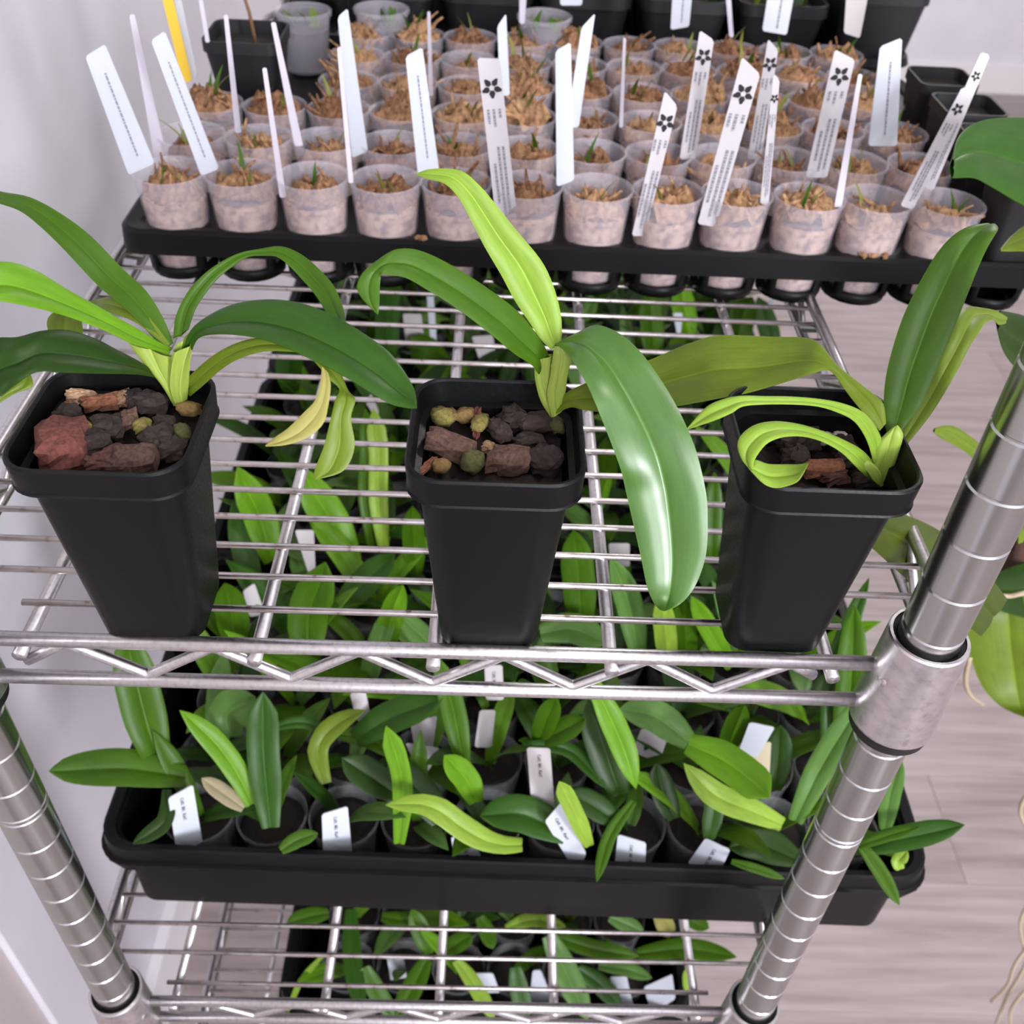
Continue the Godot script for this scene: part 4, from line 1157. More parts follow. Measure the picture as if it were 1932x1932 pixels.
const CHIPS_L := [
	[-0.1433,1.1675,-0.0182,0.0188,0.0285,"bark_red"],
	[-0.1429,1.1675,-0.0518,0.011,0.0053,"bark_pale"],
	[-0.1324,1.1675,-0.0455,0.0138,0.0068,"bark_rust"],
	[-0.1439,1.1675,-0.0441,0.0067,0.0031,"bark_tan"],
	[-0.1248,1.1675,-0.0566,0.0064,0.0075,"bark_tan"],
	[-0.1407,1.1675,-0.0269,0.004,0.0066,"pebble_white"],
	[-0.133,1.1675,-0.0284,0.0085,0.0071,"pebble_olive"],
	[-0.1181,1.1675,-0.0347,0.0066,0.0087,"bark_brown"],
	[-0.112,1.1675,-0.0309,0.0077,0.0087,"pebble_olive"],
	[-0.0965,1.1675,-0.0433,0.0104,0.0073,"pebble_tan"],
	[-0.096,1.1675,-0.0275,0.0069,0.0091,"pebble_moss"],
	[-0.1274,1.1675,-0.0191,0.0127,0.0104,"bark_dark"],
	[-0.1191,1.1675,-0.0128,0.0059,0.0128,"bark_red2"],
	[-0.1087,1.1675,-0.0105,0.0161,0.0117,"bark_brown2"],
	[-0.1217,1.1675,-0.008,0.0101,0.0063,"bark_red2"],
	[-0.1033,1.1675,-0.0204,0.0124,0.013,"bark_dark"],
	[-0.1136,1.1675,-0.0068,0.0117,0.0058,"bark_brown2"],
	[-0.144,1.1675,-0.0339,0.0102,0.0102,"bark_dark"],
	[-0.1246,1.1675,-0.0299,0.0114,0.0117,"bark_dark"],
	[-0.1129,1.1675,-0.0463,0.0126,0.0105,"bark_dark"],
	[-0.1195,1.1675,-0.0477,0.0076,0.0095,"bark_dark"],
	[-0.1042,1.1675,-0.0328,0.0082,0.0077,"bark_dark"],
	[-0.096,1.1675,-0.0166,0.0099,0.0099,"bark_dark"],
]

const CHIPS_M := [
	[0.0025,1.164,-0.0491,0.0107,0.0096,"pebble_olive"],
	[0.0176,1.164,-0.0456,0.0068,0.0144,"pebble_olive"],
	[0.0052,1.164,-0.03,0.0202,0.0119,"bark_brown"],
	[0.0292,1.164,-0.0224,0.0171,0.0132,"bark_brown"],
	[0.0152,1.164,-0.0204,0.0093,0.0106,"pebble_moss"],
	[0.0163,1.164,-0.0599,0.0031,0.0169,"bark_red"],
	[0.0251,1.164,-0.0418,0.0076,0.0164,"bark_dark2"],
	[0.0391,1.164,-0.0469,0.0149,0.0096,"bark_dark2"],
	[0.05,1.164,-0.0461,0.0064,0.0112,"pebble_moss"],
	[0.0112,1.164,-0.0626,0.0092,0.0071,"pebble_tan"],
	[0.0053,1.164,-0.0614,0.0066,0.0077,"pebble_tan"],
	[-0.0012,1.164,-0.0573,0.0065,0.0065,"pebble_moss"],
	[0.0213,1.164,-0.0296,0.005,0.0046,"bark_tan"],
	[0.0034,1.164,-0.0171,0.0072,0.0065,"pebble_tan"],
	[-0.0036,1.164,-0.0168,0.0028,0.0126,"bark_rust"],
	[0.0374,1.164,-0.0335,0.0125,0.0088,"bark_dark"],
	[0.0434,1.164,-0.0222,0.0122,0.0112,"bark_dark"],
	[0.0312,1.164,-0.06,0.0109,0.0109,"bark_dark"],
]

const CHIPS_R := [
	[0.16,1.157,-0.0642,0.0076,0.0073,"pebble_white"],
	[0.1666,1.157,-0.0635,0.0076,0.0078,"pebble_white"],
	[0.1552,1.157,-0.0319,0.0165,0.009,"bark_rust"],
	[0.1454,1.157,-0.0399,0.0107,0.0107,"bark_dark"],
	[0.1665,1.157,-0.0376,0.0098,0.0096,"bark_dark"],
	[0.1521,1.157,-0.0509,0.011,0.011,"bark_dark"],
	[0.1454,1.157,-0.0615,0.0112,0.0112,"bark_dark"],
	[0.1699,1.157,-0.0261,0.0084,0.0068,"bark_dark"],
	[0.1585,1.157,-0.0271,0.0105,0.0068,"bark_red2"],
	[0.1669,1.157,-0.0481,0.0096,0.0098,"bark_dark"],
]

const TAGS1 := [
	["white_text","white plastic tag with a printed line, leftmost in the seedling tray",[-0.2194,1.2066,-0.33,-0.2065,1.2138,-0.33,-0.1915,1.1444,-0.33,-0.2092,1.1362,-0.33]],
	["clear","narrow translucent tag edge-on behind the leftmost white tag",[-0.2082,1.2144,-0.385,-0.2048,1.2151,-0.385,-0.2032,1.1221,-0.39,-0.2119,1.1218,-0.39]],
	["white_text","white plastic tag with a printed line, second from the left wall",[-0.1829,1.2139,-0.34,-0.1739,1.2195,-0.34,-0.1536,1.1405,-0.335,-0.1654,1.1352,-0.335]],
	["clear","thin translucent tag standing before the small black pot",[-0.1501,1.2168,-0.385,-0.1475,1.217,-0.385,-0.1506,1.1424,-0.39,-0.1545,1.1423,-0.39]],
	["clear","thin translucent tag at the third cup of the front row",[-0.1177,1.2044,-0.33,-0.1152,1.2045,-0.33,-0.1123,1.1257,-0.33,-0.1163,1.1255,-0.33]],
	["clear","slim translucent tag rising behind the third front cup",[-0.1216,1.2138,-0.385,-0.1187,1.2139,-0.385,-0.1101,1.1352,-0.39,-0.1158,1.135,-0.39]],
	["clear","hair-thin translucent tag between the third and fourth front cups",[-0.0733,1.2174,-0.33,-0.0711,1.2181,-0.33,-0.0689,1.137,-0.33,-0.0719,1.1369,-0.33]],
	["white","narrow tall white tag behind the fourth front cup",[-0.0801,1.2186,-0.385,-0.0736,1.224,-0.385,-0.0667,1.1334,-0.39,-0.0777,1.1282,-0.39]],
	["white_text","broad white tag with faint print at the fifth front cup",[-0.0345,1.2129,-0.335,-0.0245,1.2183,-0.335,-0.0152,1.144,-0.335,-0.0286,1.141,-0.335]],
	["clear","thin grey tag in the back rows beside the rearmost clear cup",[-0.0329,1.1928,-0.5,-0.0306,1.1929,-0.5,-0.0293,1.134,-0.5,-0.0325,1.1338,-0.5]],
	["flower","whitish tag with a black flower printed upright, at the sixth front cup",[0.0075,1.2169,-0.325,0.0206,1.2168,-0.325,0.0356,1.1154,-0.325,0.022,1.1148,-0.325]],
	["white","short white tag half hidden behind the upright flower tag",[0.018,1.199,-0.45,0.0238,1.2076,-0.45,0.0285,1.1536,-0.45,0.0217,1.1533,-0.45]],
	["white","blank white tag at the seventh front cup",[0.0527,1.2195,-0.335,0.0613,1.2248,-0.335,0.07,1.1425,-0.335,0.0592,1.1378,-0.335]],
	["white","slanting white tag crossing behind the blank white one",[0.0716,1.2147,-0.4,0.0795,1.2237,-0.4,0.0753,1.1518,-0.4,0.0667,1.1514,-0.4]],
	["clear","thin grey tag in the middle rows above the eighth front cup",[0.1045,1.1952,-0.45,0.1064,1.1952,-0.45,0.1112,1.1346,-0.45,0.1085,1.1345,-0.45]],
	["flower","slanting flower tag at the eighth front cup",[0.1178,1.2031,-0.325,0.1266,1.1946,-0.325,0.1183,1.1101,-0.328,0.11,1.1098,-0.328]],
	["flower","flower tag in the second row, above the ninth front cup",[0.1467,1.2163,-0.4,0.1568,1.2107,-0.4,0.1575,1.1334,-0.4,0.1466,1.1329,-0.4]],
	["flower","largest slanting flower tag, at the ninth front cup",[0.1594,1.2239,-0.325,0.1718,1.2147,-0.325,0.1633,1.1183,-0.328,0.1513,1.12,-0.328]],
	["flower","narrow flower tag behind the largest slanting flower tag",[0.1961,1.2074,-0.42,0.2042,1.2008,-0.42,0.2082,1.1274,-0.42,0.1984,1.127,-0.42]],
	["flower","very narrow flower tag turned edge-on at the tenth front cup",[0.1806,1.2141,-0.33,0.1851,1.2107,-0.33,0.1948,1.1342,-0.33,0.1894,1.134,-0.33]],
	["flower","flower tag in the second row above the tenth front cup",[0.2305,1.2128,-0.385,0.2448,1.2071,-0.385,0.2463,1.1304,-0.385,0.2318,1.1298,-0.385]],
	["clear","thin translucent tag between the tenth and eleventh front cups",[0.2303,1.2156,-0.33,0.2328,1.2157,-0.33,0.2419,1.1344,-0.33,0.2371,1.1342,-0.33]],
	["white_text","broad white tag with a faint grey print, nearest the right wall gap",[0.2601,1.2142,-0.39,0.2725,1.2201,-0.39,0.2895,1.1522,-0.39,0.2702,1.1514,-0.39]],
	["flower","far-leaning flower tag whose flower stands against the wall",[0.3111,1.2223,-0.36,0.3175,1.2207,-0.36,0.3012,1.1431,-0.34,0.2926,1.1463,-0.34]],
	["flower","leaning flower tag at the twelfth front cup",[0.2979,1.2079,-0.34,0.3054,1.2057,-0.34,0.2886,1.1337,-0.332,0.2797,1.1358,-0.332]],
	["clear","thin tag among the dark pots at the very back",[0.203,1.1874,-0.62,0.2073,1.1876,-0.62,0.2169,1.1512,-0.62,0.2133,1.1511,-0.62]],
	["white_text","white tag hanging into view at the back, left one of two",[0.1568,1.1944,-0.6,0.1729,1.195,-0.6,0.1745,1.1634,-0.6,0.1597,1.1603,-0.6]],
	["white_text","white tag hanging into view at the back, right one of two",[0.2289,1.2023,-0.58,0.2496,1.2032,-0.58,0.2505,1.1659,-0.58,0.2302,1.1682,-0.58]],
	["grey","grey tag at the back beside the black pot with white pebbles",[0.2955,1.2002,-0.6,0.3141,1.201,-0.6,0.3167,1.1604,-0.6,0.3025,1.1639,-0.6]],
	["white","bottom edge of a white tag at the top of the picture",[0.068,1.1817,-0.62,0.0867,1.1825,-0.62,0.0869,1.1705,-0.62,0.0689,1.1697,-0.62]],
	["yellow","yellow tag stuck beside the small black pot",[-0.2132,1.2106,-0.47,-0.206,1.2109,-0.47,-0.2012,1.1475,-0.47,-0.2084,1.1457,-0.47]],
	["white","cream tag standing against the yellow tag",[-0.2064,1.2099,-0.474,-0.2014,1.2101,-0.474,-0.1982,1.1507,-0.474,-0.2019,1.1469,-0.474]],
	["clear","thin translucent tag behind the small black pot",[-0.1961,1.2005,-0.5,-0.1931,1.2007,-0.5,-0.1927,1.1651,-0.5,-0.1958,1.1649,-0.5]],
	["clear","dim lilac tag among the dark pots at the back",[0.0346,1.1803,-0.62,0.0407,1.1806,-0.62,0.0403,1.1542,-0.62,0.0358,1.154,-0.62]],
]

const TAGS2 := [
	["white_cat","white tag in the left front corner of the large tray",[-0.1816,0.8176,-0.0887,-0.1669,0.8208,-0.0974,-0.1657,0.7539,-0.0811,-0.1813,0.7588,-0.0739]],
	["white_cat","white tag at the rim of the large tray, left of its middle",[-0.0813,0.8081,-0.0855,-0.0646,0.8105,-0.0905,-0.0627,0.7544,-0.0771,-0.0822,0.76,-0.0734]],
	["white_cat","small white tag under the long curved lime leaf",[0.0047,0.7917,-0.0812,0.0224,0.7853,-0.0798,0.0287,0.7586,-0.0733,0.0083,0.76,-0.0734]],
	["white_cat","tilted white tag beside an upright lime leaf",[0.067,0.8091,-0.0839,0.0763,0.8275,-0.0865,0.096,0.7878,-0.0731,0.0913,0.7675,-0.0691]],
	["white_cat","squat white tag at the rim, second from the right",[0.1171,0.797,-0.0826,0.1356,0.7968,-0.0769,0.138,0.7639,-0.068,0.1175,0.7606,-0.0734]],
	["white_cat","tilted squat white tag at the rim, rightmost",[0.1751,0.8013,-0.0788,0.191,0.8001,-0.0714,0.1857,0.7678,-0.0657,0.1671,0.7741,-0.0756]],
	["grey_cat","long greyish tag standing in the middle of the large tray",[0.0532,0.8484,-0.1141,0.0685,0.85,-0.1127,0.0756,0.7912,-0.0985,0.06,0.7894,-0.1]],
	["white","pale tag above a cream strip right of the middle",[0.2032,0.8574,-0.1329,0.2185,0.8608,-0.1266,0.2123,0.8314,-0.1232,0.2002,0.829,-0.1283]],
	["cream","cream tag below the pale tag right of the middle",[0.2025,0.8348,-0.1328,0.2196,0.844,-0.1268,0.2236,0.81,-0.1175,0.1946,0.8109,-0.1313]],
	["grey","grey tag left of a tall leaf under the front rail",[-0.0273,0.8177,-0.1535,-0.0087,0.8238,-0.1564,-0.0122,0.7898,-0.1491,-0.0246,0.7907,-0.1481]],
	["grey","grey tag lying behind the upright lime leaf",[-0.0296,0.8192,-0.1357,-0.0057,0.8129,-0.1365,-0.0129,0.7944,-0.1319,-0.0194,0.7871,-0.1297]],
	["grey","dim tag in the middle just under the front rail",[0.0212,0.8243,-0.1616,0.0325,0.8249,-0.1616,0.031,0.7905,-0.1546,0.0184,0.79,-0.1546]],
	["grey","whitish tag under the left part of the front rail",[-0.0703,0.8377,-0.1631,-0.0594,0.8374,-0.1651,-0.0559,0.8081,-0.1599,-0.0665,0.8123,-0.1587]],
	["grey_cat","tag with print showing between the two front rails",[0.0236,0.8511,-0.1808,0.0363,0.8519,-0.1806,0.0386,0.8206,-0.1745,0.0256,0.8198,-0.1747]],
	["grey","dull tag behind the olive leaf",[0.1376,0.8148,-0.1564,0.1567,0.8164,-0.1512,0.1531,0.7886,-0.1464,0.1335,0.7919,-0.1528]],
	["grey","pale tag below the second wire span left of the middle pot",[-0.1313,0.8547,-0.3112,-0.1168,0.8524,-0.3144,-0.118,0.8069,-0.3062,-0.1239,0.8135,-0.3059]],
	["grey","pale tag beside the left black pot seen through the wires",[-0.165,0.8356,-0.2606,-0.1561,0.8408,-0.2645,-0.1508,0.8101,-0.2607,-0.1623,0.8103,-0.2569]],
	["grey","pale tag top beside the bright drooping leaf",[0.1213,0.8496,-0.3128,0.1379,0.8528,-0.3102,0.1402,0.8305,-0.306,0.1248,0.8301,-0.3088]],
	["grey","whitish tag at the back seen through the wires",[-0.0743,0.8491,-0.6609,-0.0547,0.8489,-0.6626,-0.0512,0.81,-0.6574,-0.0712,0.8102,-0.6557]],
	["white","narrow bright tag at the back seen through the wires",[-0.0485,0.8736,-0.661,-0.0413,0.8736,-0.6615,-0.0374,0.8101,-0.6528,-0.0442,0.8101,-0.6523]],
	["grey","small white tag behind the middle plant",[0.0004,0.8472,-0.6235,0.0224,0.8498,-0.6239,0.0275,0.8206,-0.6198,0.0095,0.8202,-0.6197]],
	["white","tiny white tag tip at the back right",[0.2102,0.8718,-0.6451,0.2198,0.8733,-0.6432,0.2209,0.8507,-0.6398,0.2169,0.8501,-0.6406]],
	["white","white tag corner at the far right of the back tray",[0.3191,0.8546,-0.6996,0.3304,0.869,-0.6982,0.3259,0.831,-0.6941,0.3189,0.8293,-0.696]],
	["grey","small tag tip near the yellow leaf tail",[-0.0964,0.8446,-0.5026,-0.0912,0.8542,-0.5048,-0.0842,0.8347,-0.5029,-0.0871,0.8271,-0.5014]],
]

const TAGS3 := [
	["white","white tag left of the middle in the bottom tray",[-0.0556,0.4937,-0.1338,-0.0404,0.4896,-0.135,-0.0362,0.449,-0.1233,-0.0511,0.4519,-0.1218]],
	["white","white tag in the middle of the bottom tray",[0.0242,0.4933,-0.1213,0.0409,0.4945,-0.1211,0.0481,0.4716,-0.1139,0.024,0.4696,-0.1141]],
	["white","white tag beside the third bar in the bottom tray",[0.0772,0.4894,-0.1265,0.0842,0.4917,-0.1261,0.099,0.4536,-0.1118,0.0761,0.448,-0.1138]],
	["white","white tag right of the middle in the bottom tray",[0.1475,0.4857,-0.1238,0.1618,0.4938,-0.121,0.1733,0.4526,-0.1037,0.1629,0.4501,-0.1067]],
	["white","white tag lying slanted at the right end of the bottom tray",[0.1786,0.4834,-0.1164,0.1999,0.5119,-0.1158,0.2054,0.4863,-0.1052,0.188,0.4557,-0.1034]],
]

const MID := {
	0: [
		[0.2025,"leaf_mid","leaf",[-0.1765,0.8083,-0.1035,-0.177,0.8118,-0.1175,-0.1857,0.8106,-0.1011,-0.1861,0.8152,-0.1197,-0.1987,0.8127,-0.0994,-0.2003,0.8187,-0.1226,-0.2118,0.8152,-0.0981,-0.2161,0.8221,-0.1233,-0.223,0.8179,-0.0961,-0.2296,0.825,-0.1209,-0.2362,0.8211,-0.0944,-0.243,0.8275,-0.116,-0.2492,0.825,-0.0946,-0.2539,0.8293,-0.1087,-0.2592,0.8299,-0.0985,-0.2593,0.83,-0.0989]],
		[0.297,"leaf_mid","leaf",[-0.2042,0.8103,-0.1171,-0.1902,0.8097,-0.1237,-0.2083,0.8253,-0.1188,-0.1891,0.8247,-0.1281,-0.2156,0.8405,-0.1269,-0.1908,0.8395,-0.1383,-0.2193,0.8558,-0.1353,-0.1938,0.8542,-0.1462,-0.2223,0.8708,-0.1448,-0.1977,0.8692,-0.1552,-0.2212,0.8855,-0.1552,-0.2051,0.8845,-0.1621,-0.2132,0.9,-0.1604,-0.2129,0.9,-0.1605]],
		[0.2025,"leaf_dark","leaf",[-0.1835,0.8097,-0.1,-0.1895,0.8104,-0.0996,-0.1808,0.8079,-0.0941,-0.1889,0.8087,-0.0928,-0.1777,0.8059,-0.084,-0.1883,0.8075,-0.0846,-0.1799,0.8037,-0.0741,-0.1893,0.8063,-0.0805,-0.1864,0.8019,-0.0683,-0.1939,0.8047,-0.0764,-0.1945,0.8008,-0.0652,-0.1991,0.8026,-0.0708,-0.2016,0.8,-0.0653,-0.2019,0.8,-0.0656]],
	],
	1: [
		[0.2025,"leaf_bright","leaf",[-0.1343,0.7999,-0.0943,-0.1269,0.8001,-0.0985,-0.1399,0.8115,-0.0985,-0.1297,0.8119,-0.1044,-0.1473,0.8227,-0.104,-0.1357,0.8239,-0.1135,-0.1536,0.8342,-0.1078,-0.1431,0.8358,-0.1188,-0.1606,0.8456,-0.111,-0.1519,0.8478,-0.123,-0.1685,0.8575,-0.1162,-0.1636,0.8591,-0.1246,-0.1727,0.87,-0.1203,-0.1725,0.87,-0.1205]],
		[0.27,"leaf_deep","leaf",[-0.1216,0.7954,-0.0812,-0.1101,0.7946,-0.0834,-0.1255,0.8064,-0.089,-0.1096,0.8053,-0.0922,-0.1306,0.8174,-0.1014,-0.1102,0.816,-0.1054,-0.1329,0.8283,-0.1118,-0.112,0.8267,-0.1156,-0.1341,0.8394,-0.1221,-0.113,0.8372,-0.1247,-0.1342,0.8502,-0.1352,-0.1151,0.8481,-0.1373,-0.1251,0.86,-0.145,-0.1247,0.86,-0.145]],
		[0.2025,"bract","leaf",[-0.1369,0.7995,-0.0907,-0.1339,0.8005,-0.0962,-0.1408,0.8026,-0.0905,-0.1367,0.804,-0.0982,-0.1464,0.8058,-0.0915,-0.1413,0.8076,-0.1014,-0.1517,0.8091,-0.0935,-0.1465,0.8109,-0.1037,-0.1565,0.8123,-0.0955,-0.1518,0.8143,-0.1055,-0.1609,0.816,-0.099,-0.1579,0.8173,-0.1057,-0.1628,0.82,-0.1028,-0.1626,0.82,-0.1031]],
		[0.2025,"leaf_mid","leaf",[-0.1082,0.7956,-0.068,-0.1044,0.7944,-0.0637,-0.1065,0.7967,-0.0707,-0.1009,0.7949,-0.0649,-0.1032,0.7978,-0.0746,-0.0966,0.7955,-0.0666,-0.0985,0.7987,-0.0774,-0.0932,0.7963,-0.0683,-0.0934,0.7995,-0.079,-0.0891,0.7971,-0.0697,-0.0878,0.8,-0.0786,-0.0852,0.7984,-0.0725,-0.0832,0.8,-0.0764,-0.083,0.7999,-0.0761]],
	],
	2: [
		[0.2025,"leaf_olive","leaf",[-0.0869,0.7999,-0.1131,-0.0795,0.8001,-0.1156,-0.0918,0.8065,-0.1192,-0.0817,0.8069,-0.1232,-0.0973,0.8137,-0.131,-0.0832,0.8129,-0.1319,-0.0928,0.8216,-0.1432,-0.0804,0.8184,-0.1348,-0.0832,0.8285,-0.1498,-0.0731,0.8249,-0.1392,-0.0696,0.8346,-0.1518,-0.0652,0.832,-0.1432,-0.0573,0.84,-0.1473,-0.0572,0.8399,-0.1469]],
	],
	3: [
		[0.3375,"leaf_bright","leaf",[-0.033,0.7951,-0.073,-0.0257,0.7948,-0.0727,-0.033,0.811,-0.0766,-0.023,0.8106,-0.076,-0.0333,0.8269,-0.0833,-0.0205,0.8265,-0.0833,-0.0335,0.8425,-0.0873,-0.0207,0.8425,-0.089,-0.0351,0.858,-0.09,-0.023,0.8586,-0.0937,-0.0389,0.8738,-0.094,-0.0275,0.8746,-0.099,-0.0367,0.89,-0.0976,-0.0364,0.89,-0.0977]],
		[0.2025,"leaf_dark","leaf",[-0.0363,0.7988,-0.1015,-0.03,0.8012,-0.1118,-0.0424,0.8017,-0.1012,-0.0337,0.8049,-0.1154,-0.0506,0.8046,-0.1023,-0.0397,0.8088,-0.1208,-0.0575,0.8078,-0.1051,-0.047,0.8122,-0.1243,-0.0644,0.8112,-0.1082,-0.0546,0.8155,-0.1271,-0.07,0.8152,-0.1141,-0.0637,0.8181,-0.1267,-0.0719,0.82,-0.1215,-0.0717,0.82,-0.1218]],
		[0.2025,"leaf_dark","leaf",[-0.0081,0.7993,-0.0836,0.002,0.8007,-0.0906,-0.014,0.804,-0.086,0.0004,0.806,-0.0952,-0.0212,0.8086,-0.0904,-0.0036,0.8114,-0.1034,-0.0264,0.8132,-0.0943,-0.011,0.8168,-0.1105,-0.0326,0.818,-0.0978,-0.0199,0.822,-0.1153,-0.0382,0.8236,-0.1042,-0.0303,0.8264,-0.1161,-0.0398,0.83,-0.1114,-0.0396,0.83,-0.1117]],
	],
	4: [
		[0.162,"leaf_lime","leaf",[0.0525,0.794,-0.0697,0.0523,0.796,-0.0788,0.0404,0.8018,-0.0633,0.0408,0.8044,-0.0748,0.0259,0.8097,-0.0606,0.0312,0.8127,-0.0736,0.0137,0.8178,-0.0612,0.0214,0.821,-0.0753,0.003,0.826,-0.0641,0.0124,0.829,-0.0769,-0.0062,0.834,-0.0665,0.0014,0.8372,-0.0804,-0.0137,0.8422,-0.0661,-0.0129,0.8454,-0.0789,-0.0253,0.8509,-0.0629,-0.0264,0.8529,-0.0713,-0.0346,0.86,-0.0609,-0.0347,0.86,-0.0612]],
		[0.2025,"leaf_bright","leaf",[0.0161,0.7996,-0.1005,0.0253,0.8005,-0.1042,0.0125,0.8077,-0.1003,0.0254,0.8089,-0.1049,0.0084,0.8158,-0.1011,0.024,0.8177,-0.1088,0.0057,0.8236,-0.1006,0.0191,0.8264,-0.1119,0.0016,0.8318,-0.1007,0.0134,0.8348,-0.1129,-0.0013,0.8407,-0.1028,0.0061,0.8427,-0.111,-0.0011,0.85,-0.105,-0.0009,0.85,-0.1052]],
		[0.27,"leaf_mid","leaf",[0.0069,0.8098,-0.1237,0.016,0.8102,-0.1255,0.003,0.823,-0.1276,0.0156,0.8236,-0.1301,-0.0017,0.8363,-0.1349,0.0142,0.8371,-0.1386,-0.0048,0.8495,-0.1404,0.0112,0.8505,-0.1448,-0.0079,0.8626,-0.1451,0.0071,0.864,-0.1504,-0.0103,0.8761,-0.1518,-0.0008,0.8773,-0.1562,-0.0101,0.89,-0.1562,-0.0097,0.89,-0.1563]],
	],
	5: [
		[0.2025,"leaf_deep","leaf",[0.0796,0.7934,-0.0763,0.0862,0.7966,-0.0887,0.0706,0.7971,-0.0758,0.0803,0.8014,-0.0925,0.0594,0.8005,-0.0764,0.0705,0.8061,-0.0986,0.0506,0.8046,-0.0775,0.0578,0.8105,-0.1016,0.0435,0.8088,-0.0759,0.0424,0.8146,-0.1001,0.0328,0.814,-0.0759,0.03,0.8177,-0.0915,0.0235,0.82,-0.0794,0.0234,0.82,-0.0797]],
		[0.135,"leaf_lime","leaf",[0.0938,0.7996,-0.0704,0.0999,0.8004,-0.073,0.0889,0.8127,-0.0683,0.0973,0.8139,-0.0717,0.0833,0.8259,-0.0684,0.0938,0.8275,-0.0729,0.0787,0.8392,-0.0686,0.0891,0.8408,-0.0734,0.0741,0.8525,-0.0686,0.0843,0.8541,-0.0736,0.0699,0.866,-0.0686,0.0789,0.8674,-0.073,0.0707,0.88,-0.0678,0.071,0.88,-0.0679]],
	],
	6: [
		[0.2025,"leaf_dark","leaf",[0.1144,0.7989,-0.0858,0.1202,0.8011,-0.0933,0.1085,0.8035,-0.0847,0.1166,0.8065,-0.095,0.101,0.8081,-0.0847,0.1111,0.8119,-0.0982,0.0948,0.813,-0.0856,0.1041,0.817,-0.0999,0.0886,0.818,-0.0862,0.0966,0.822,-0.1006,0.0831,0.8237,-0.089,0.0881,0.8263,-0.0986,0.0805,0.83,-0.0929,0.0806,0.83,-0.0932]],
		[0.2025,"leaf_dark","leaf",[0.1141,0.7987,-0.1093,0.1268,0.8014,-0.1127,0.108,0.8081,-0.1118,0.1255,0.8119,-0.1166,0.1009,0.8176,-0.1185,0.1233,0.8224,-0.1247,0.0961,0.8276,-0.1257,0.1189,0.8325,-0.132,0.0919,0.8376,-0.133,0.114,0.8424,-0.1392,0.0911,0.8484,-0.1412,0.1056,0.8516,-0.1453,0.0945,0.86,-0.1458,0.0949,0.86,-0.1459]],
		[0.2025,"leaf_mid","leaf",[0.1295,0.8098,-0.0984,0.1255,0.8102,-0.1014,0.125,0.808,-0.0915,0.1196,0.8086,-0.0958,0.1187,0.8063,-0.0817,0.1115,0.8071,-0.0867,0.1134,0.8048,-0.0728,0.1052,0.8052,-0.0762,0.1096,0.8033,-0.0629,0.1012,0.8033,-0.0651,0.105,0.8017,-0.0527,0.0995,0.8017,-0.054,0.1004,0.8,-0.0463,0.1001,0.8,-0.0464]],
	],
	7: [
		[0.135,"leaf_bright","leaf",[0.164,0.852,-0.1252,0.1577,0.8481,-0.1128,0.1728,0.8544,-0.1225,0.1642,0.849,-0.1053,0.1851,0.8567,-0.1176,0.1724,0.8499,-0.0968,0.1947,0.8584,-0.109,0.1791,0.8516,-0.0898,0.2024,0.86,-0.0997,0.1857,0.8535,-0.0818,0.2087,0.8611,-0.0887,0.1922,0.8555,-0.0746,0.2049,0.86,-0.0728,0.2046,0.86,-0.0726]],
		[0.2025,"leaf_deep","leaf",[0.174,0.7998,-0.0801,0.1811,0.8002,-0.0785,0.173,0.8048,-0.0823,0.1828,0.8052,-0.08,0.1726,0.8097,-0.0866,0.1851,0.8103,-0.0837,0.1733,0.8146,-0.0904,0.1862,0.8154,-0.088,0.1738,0.8195,-0.0939,0.1866,0.8205,-0.0925,0.1761,0.8246,-0.0976,0.1845,0.8254,-0.0969,0.1797,0.83,-0.0991,0.1801,0.83,-0.0991]],
		[0.2025,"leaf_mid","leaf",[0.191,0.8004,-0.0646,0.1897,0.7996,-0.0615,0.1956,0.8006,-0.0639,0.1938,0.7994,-0.0595,0.2022,0.8007,-0.0626,0.1997,0.7993,-0.057,0.2085,0.8008,-0.0606,0.2058,0.7992,-0.055,0.2145,0.8008,-0.0582,0.2118,0.7993,-0.0528,0.22,0.8005,-0.0549,0.2182,0.7995,-0.0514,0.2233,0.8001,-0.0517,0.2231,0.8,-0.0514]],
		[0.2025,"leaf_dark","leaf",[0.1517,0.7993,-0.0918,0.1604,0.8008,-0.095,0.1476,0.8039,-0.0934,0.1595,0.8061,-0.098,0.1428,0.8087,-0.0973,0.1582,0.8113,-0.103,0.1397,0.8137,-0.1023,0.1556,0.8163,-0.1073,0.1375,0.8189,-0.1078,0.1533,0.8211,-0.1113,0.1384,0.8243,-0.1136,0.1488,0.8257,-0.1156,0.1419,0.83,-0.117,0.1422,0.83,-0.1171]],
	],
	8: [
		[0.135,"leaf_lime","leaf",[0.2271,0.7987,-0.0868,0.2325,0.8014,-0.0953,0.2135,0.8064,-0.0854,0.2208,0.8102,-0.0973,0.1984,0.8144,-0.0844,0.2064,0.8191,-0.1001,0.184,0.8226,-0.084,0.1925,0.8274,-0.0997,0.1696,0.8311,-0.0876,0.1816,0.8355,-0.1001,0.16,0.8404,-0.0964,0.1689,0.8431,-0.1036,0.1559,0.85,-0.1037,0.1562,0.85,-0.1039]],
		[0.2025,"leaf_dark","leaf",[0.2243,0.7994,-0.1195,0.2343,0.8006,-0.1173,0.2217,0.8075,-0.1212,0.2354,0.8091,-0.1181,0.22,0.8156,-0.1256,0.2375,0.8178,-0.1218,0.2197,0.8237,-0.1295,0.2377,0.8262,-0.1261,0.2196,0.832,-0.1332,0.237,0.8346,-0.1304,0.222,0.8408,-0.1366,0.2335,0.8426,-0.1348,0.2262,0.85,-0.1366,0.2266,0.85,-0.1365]],
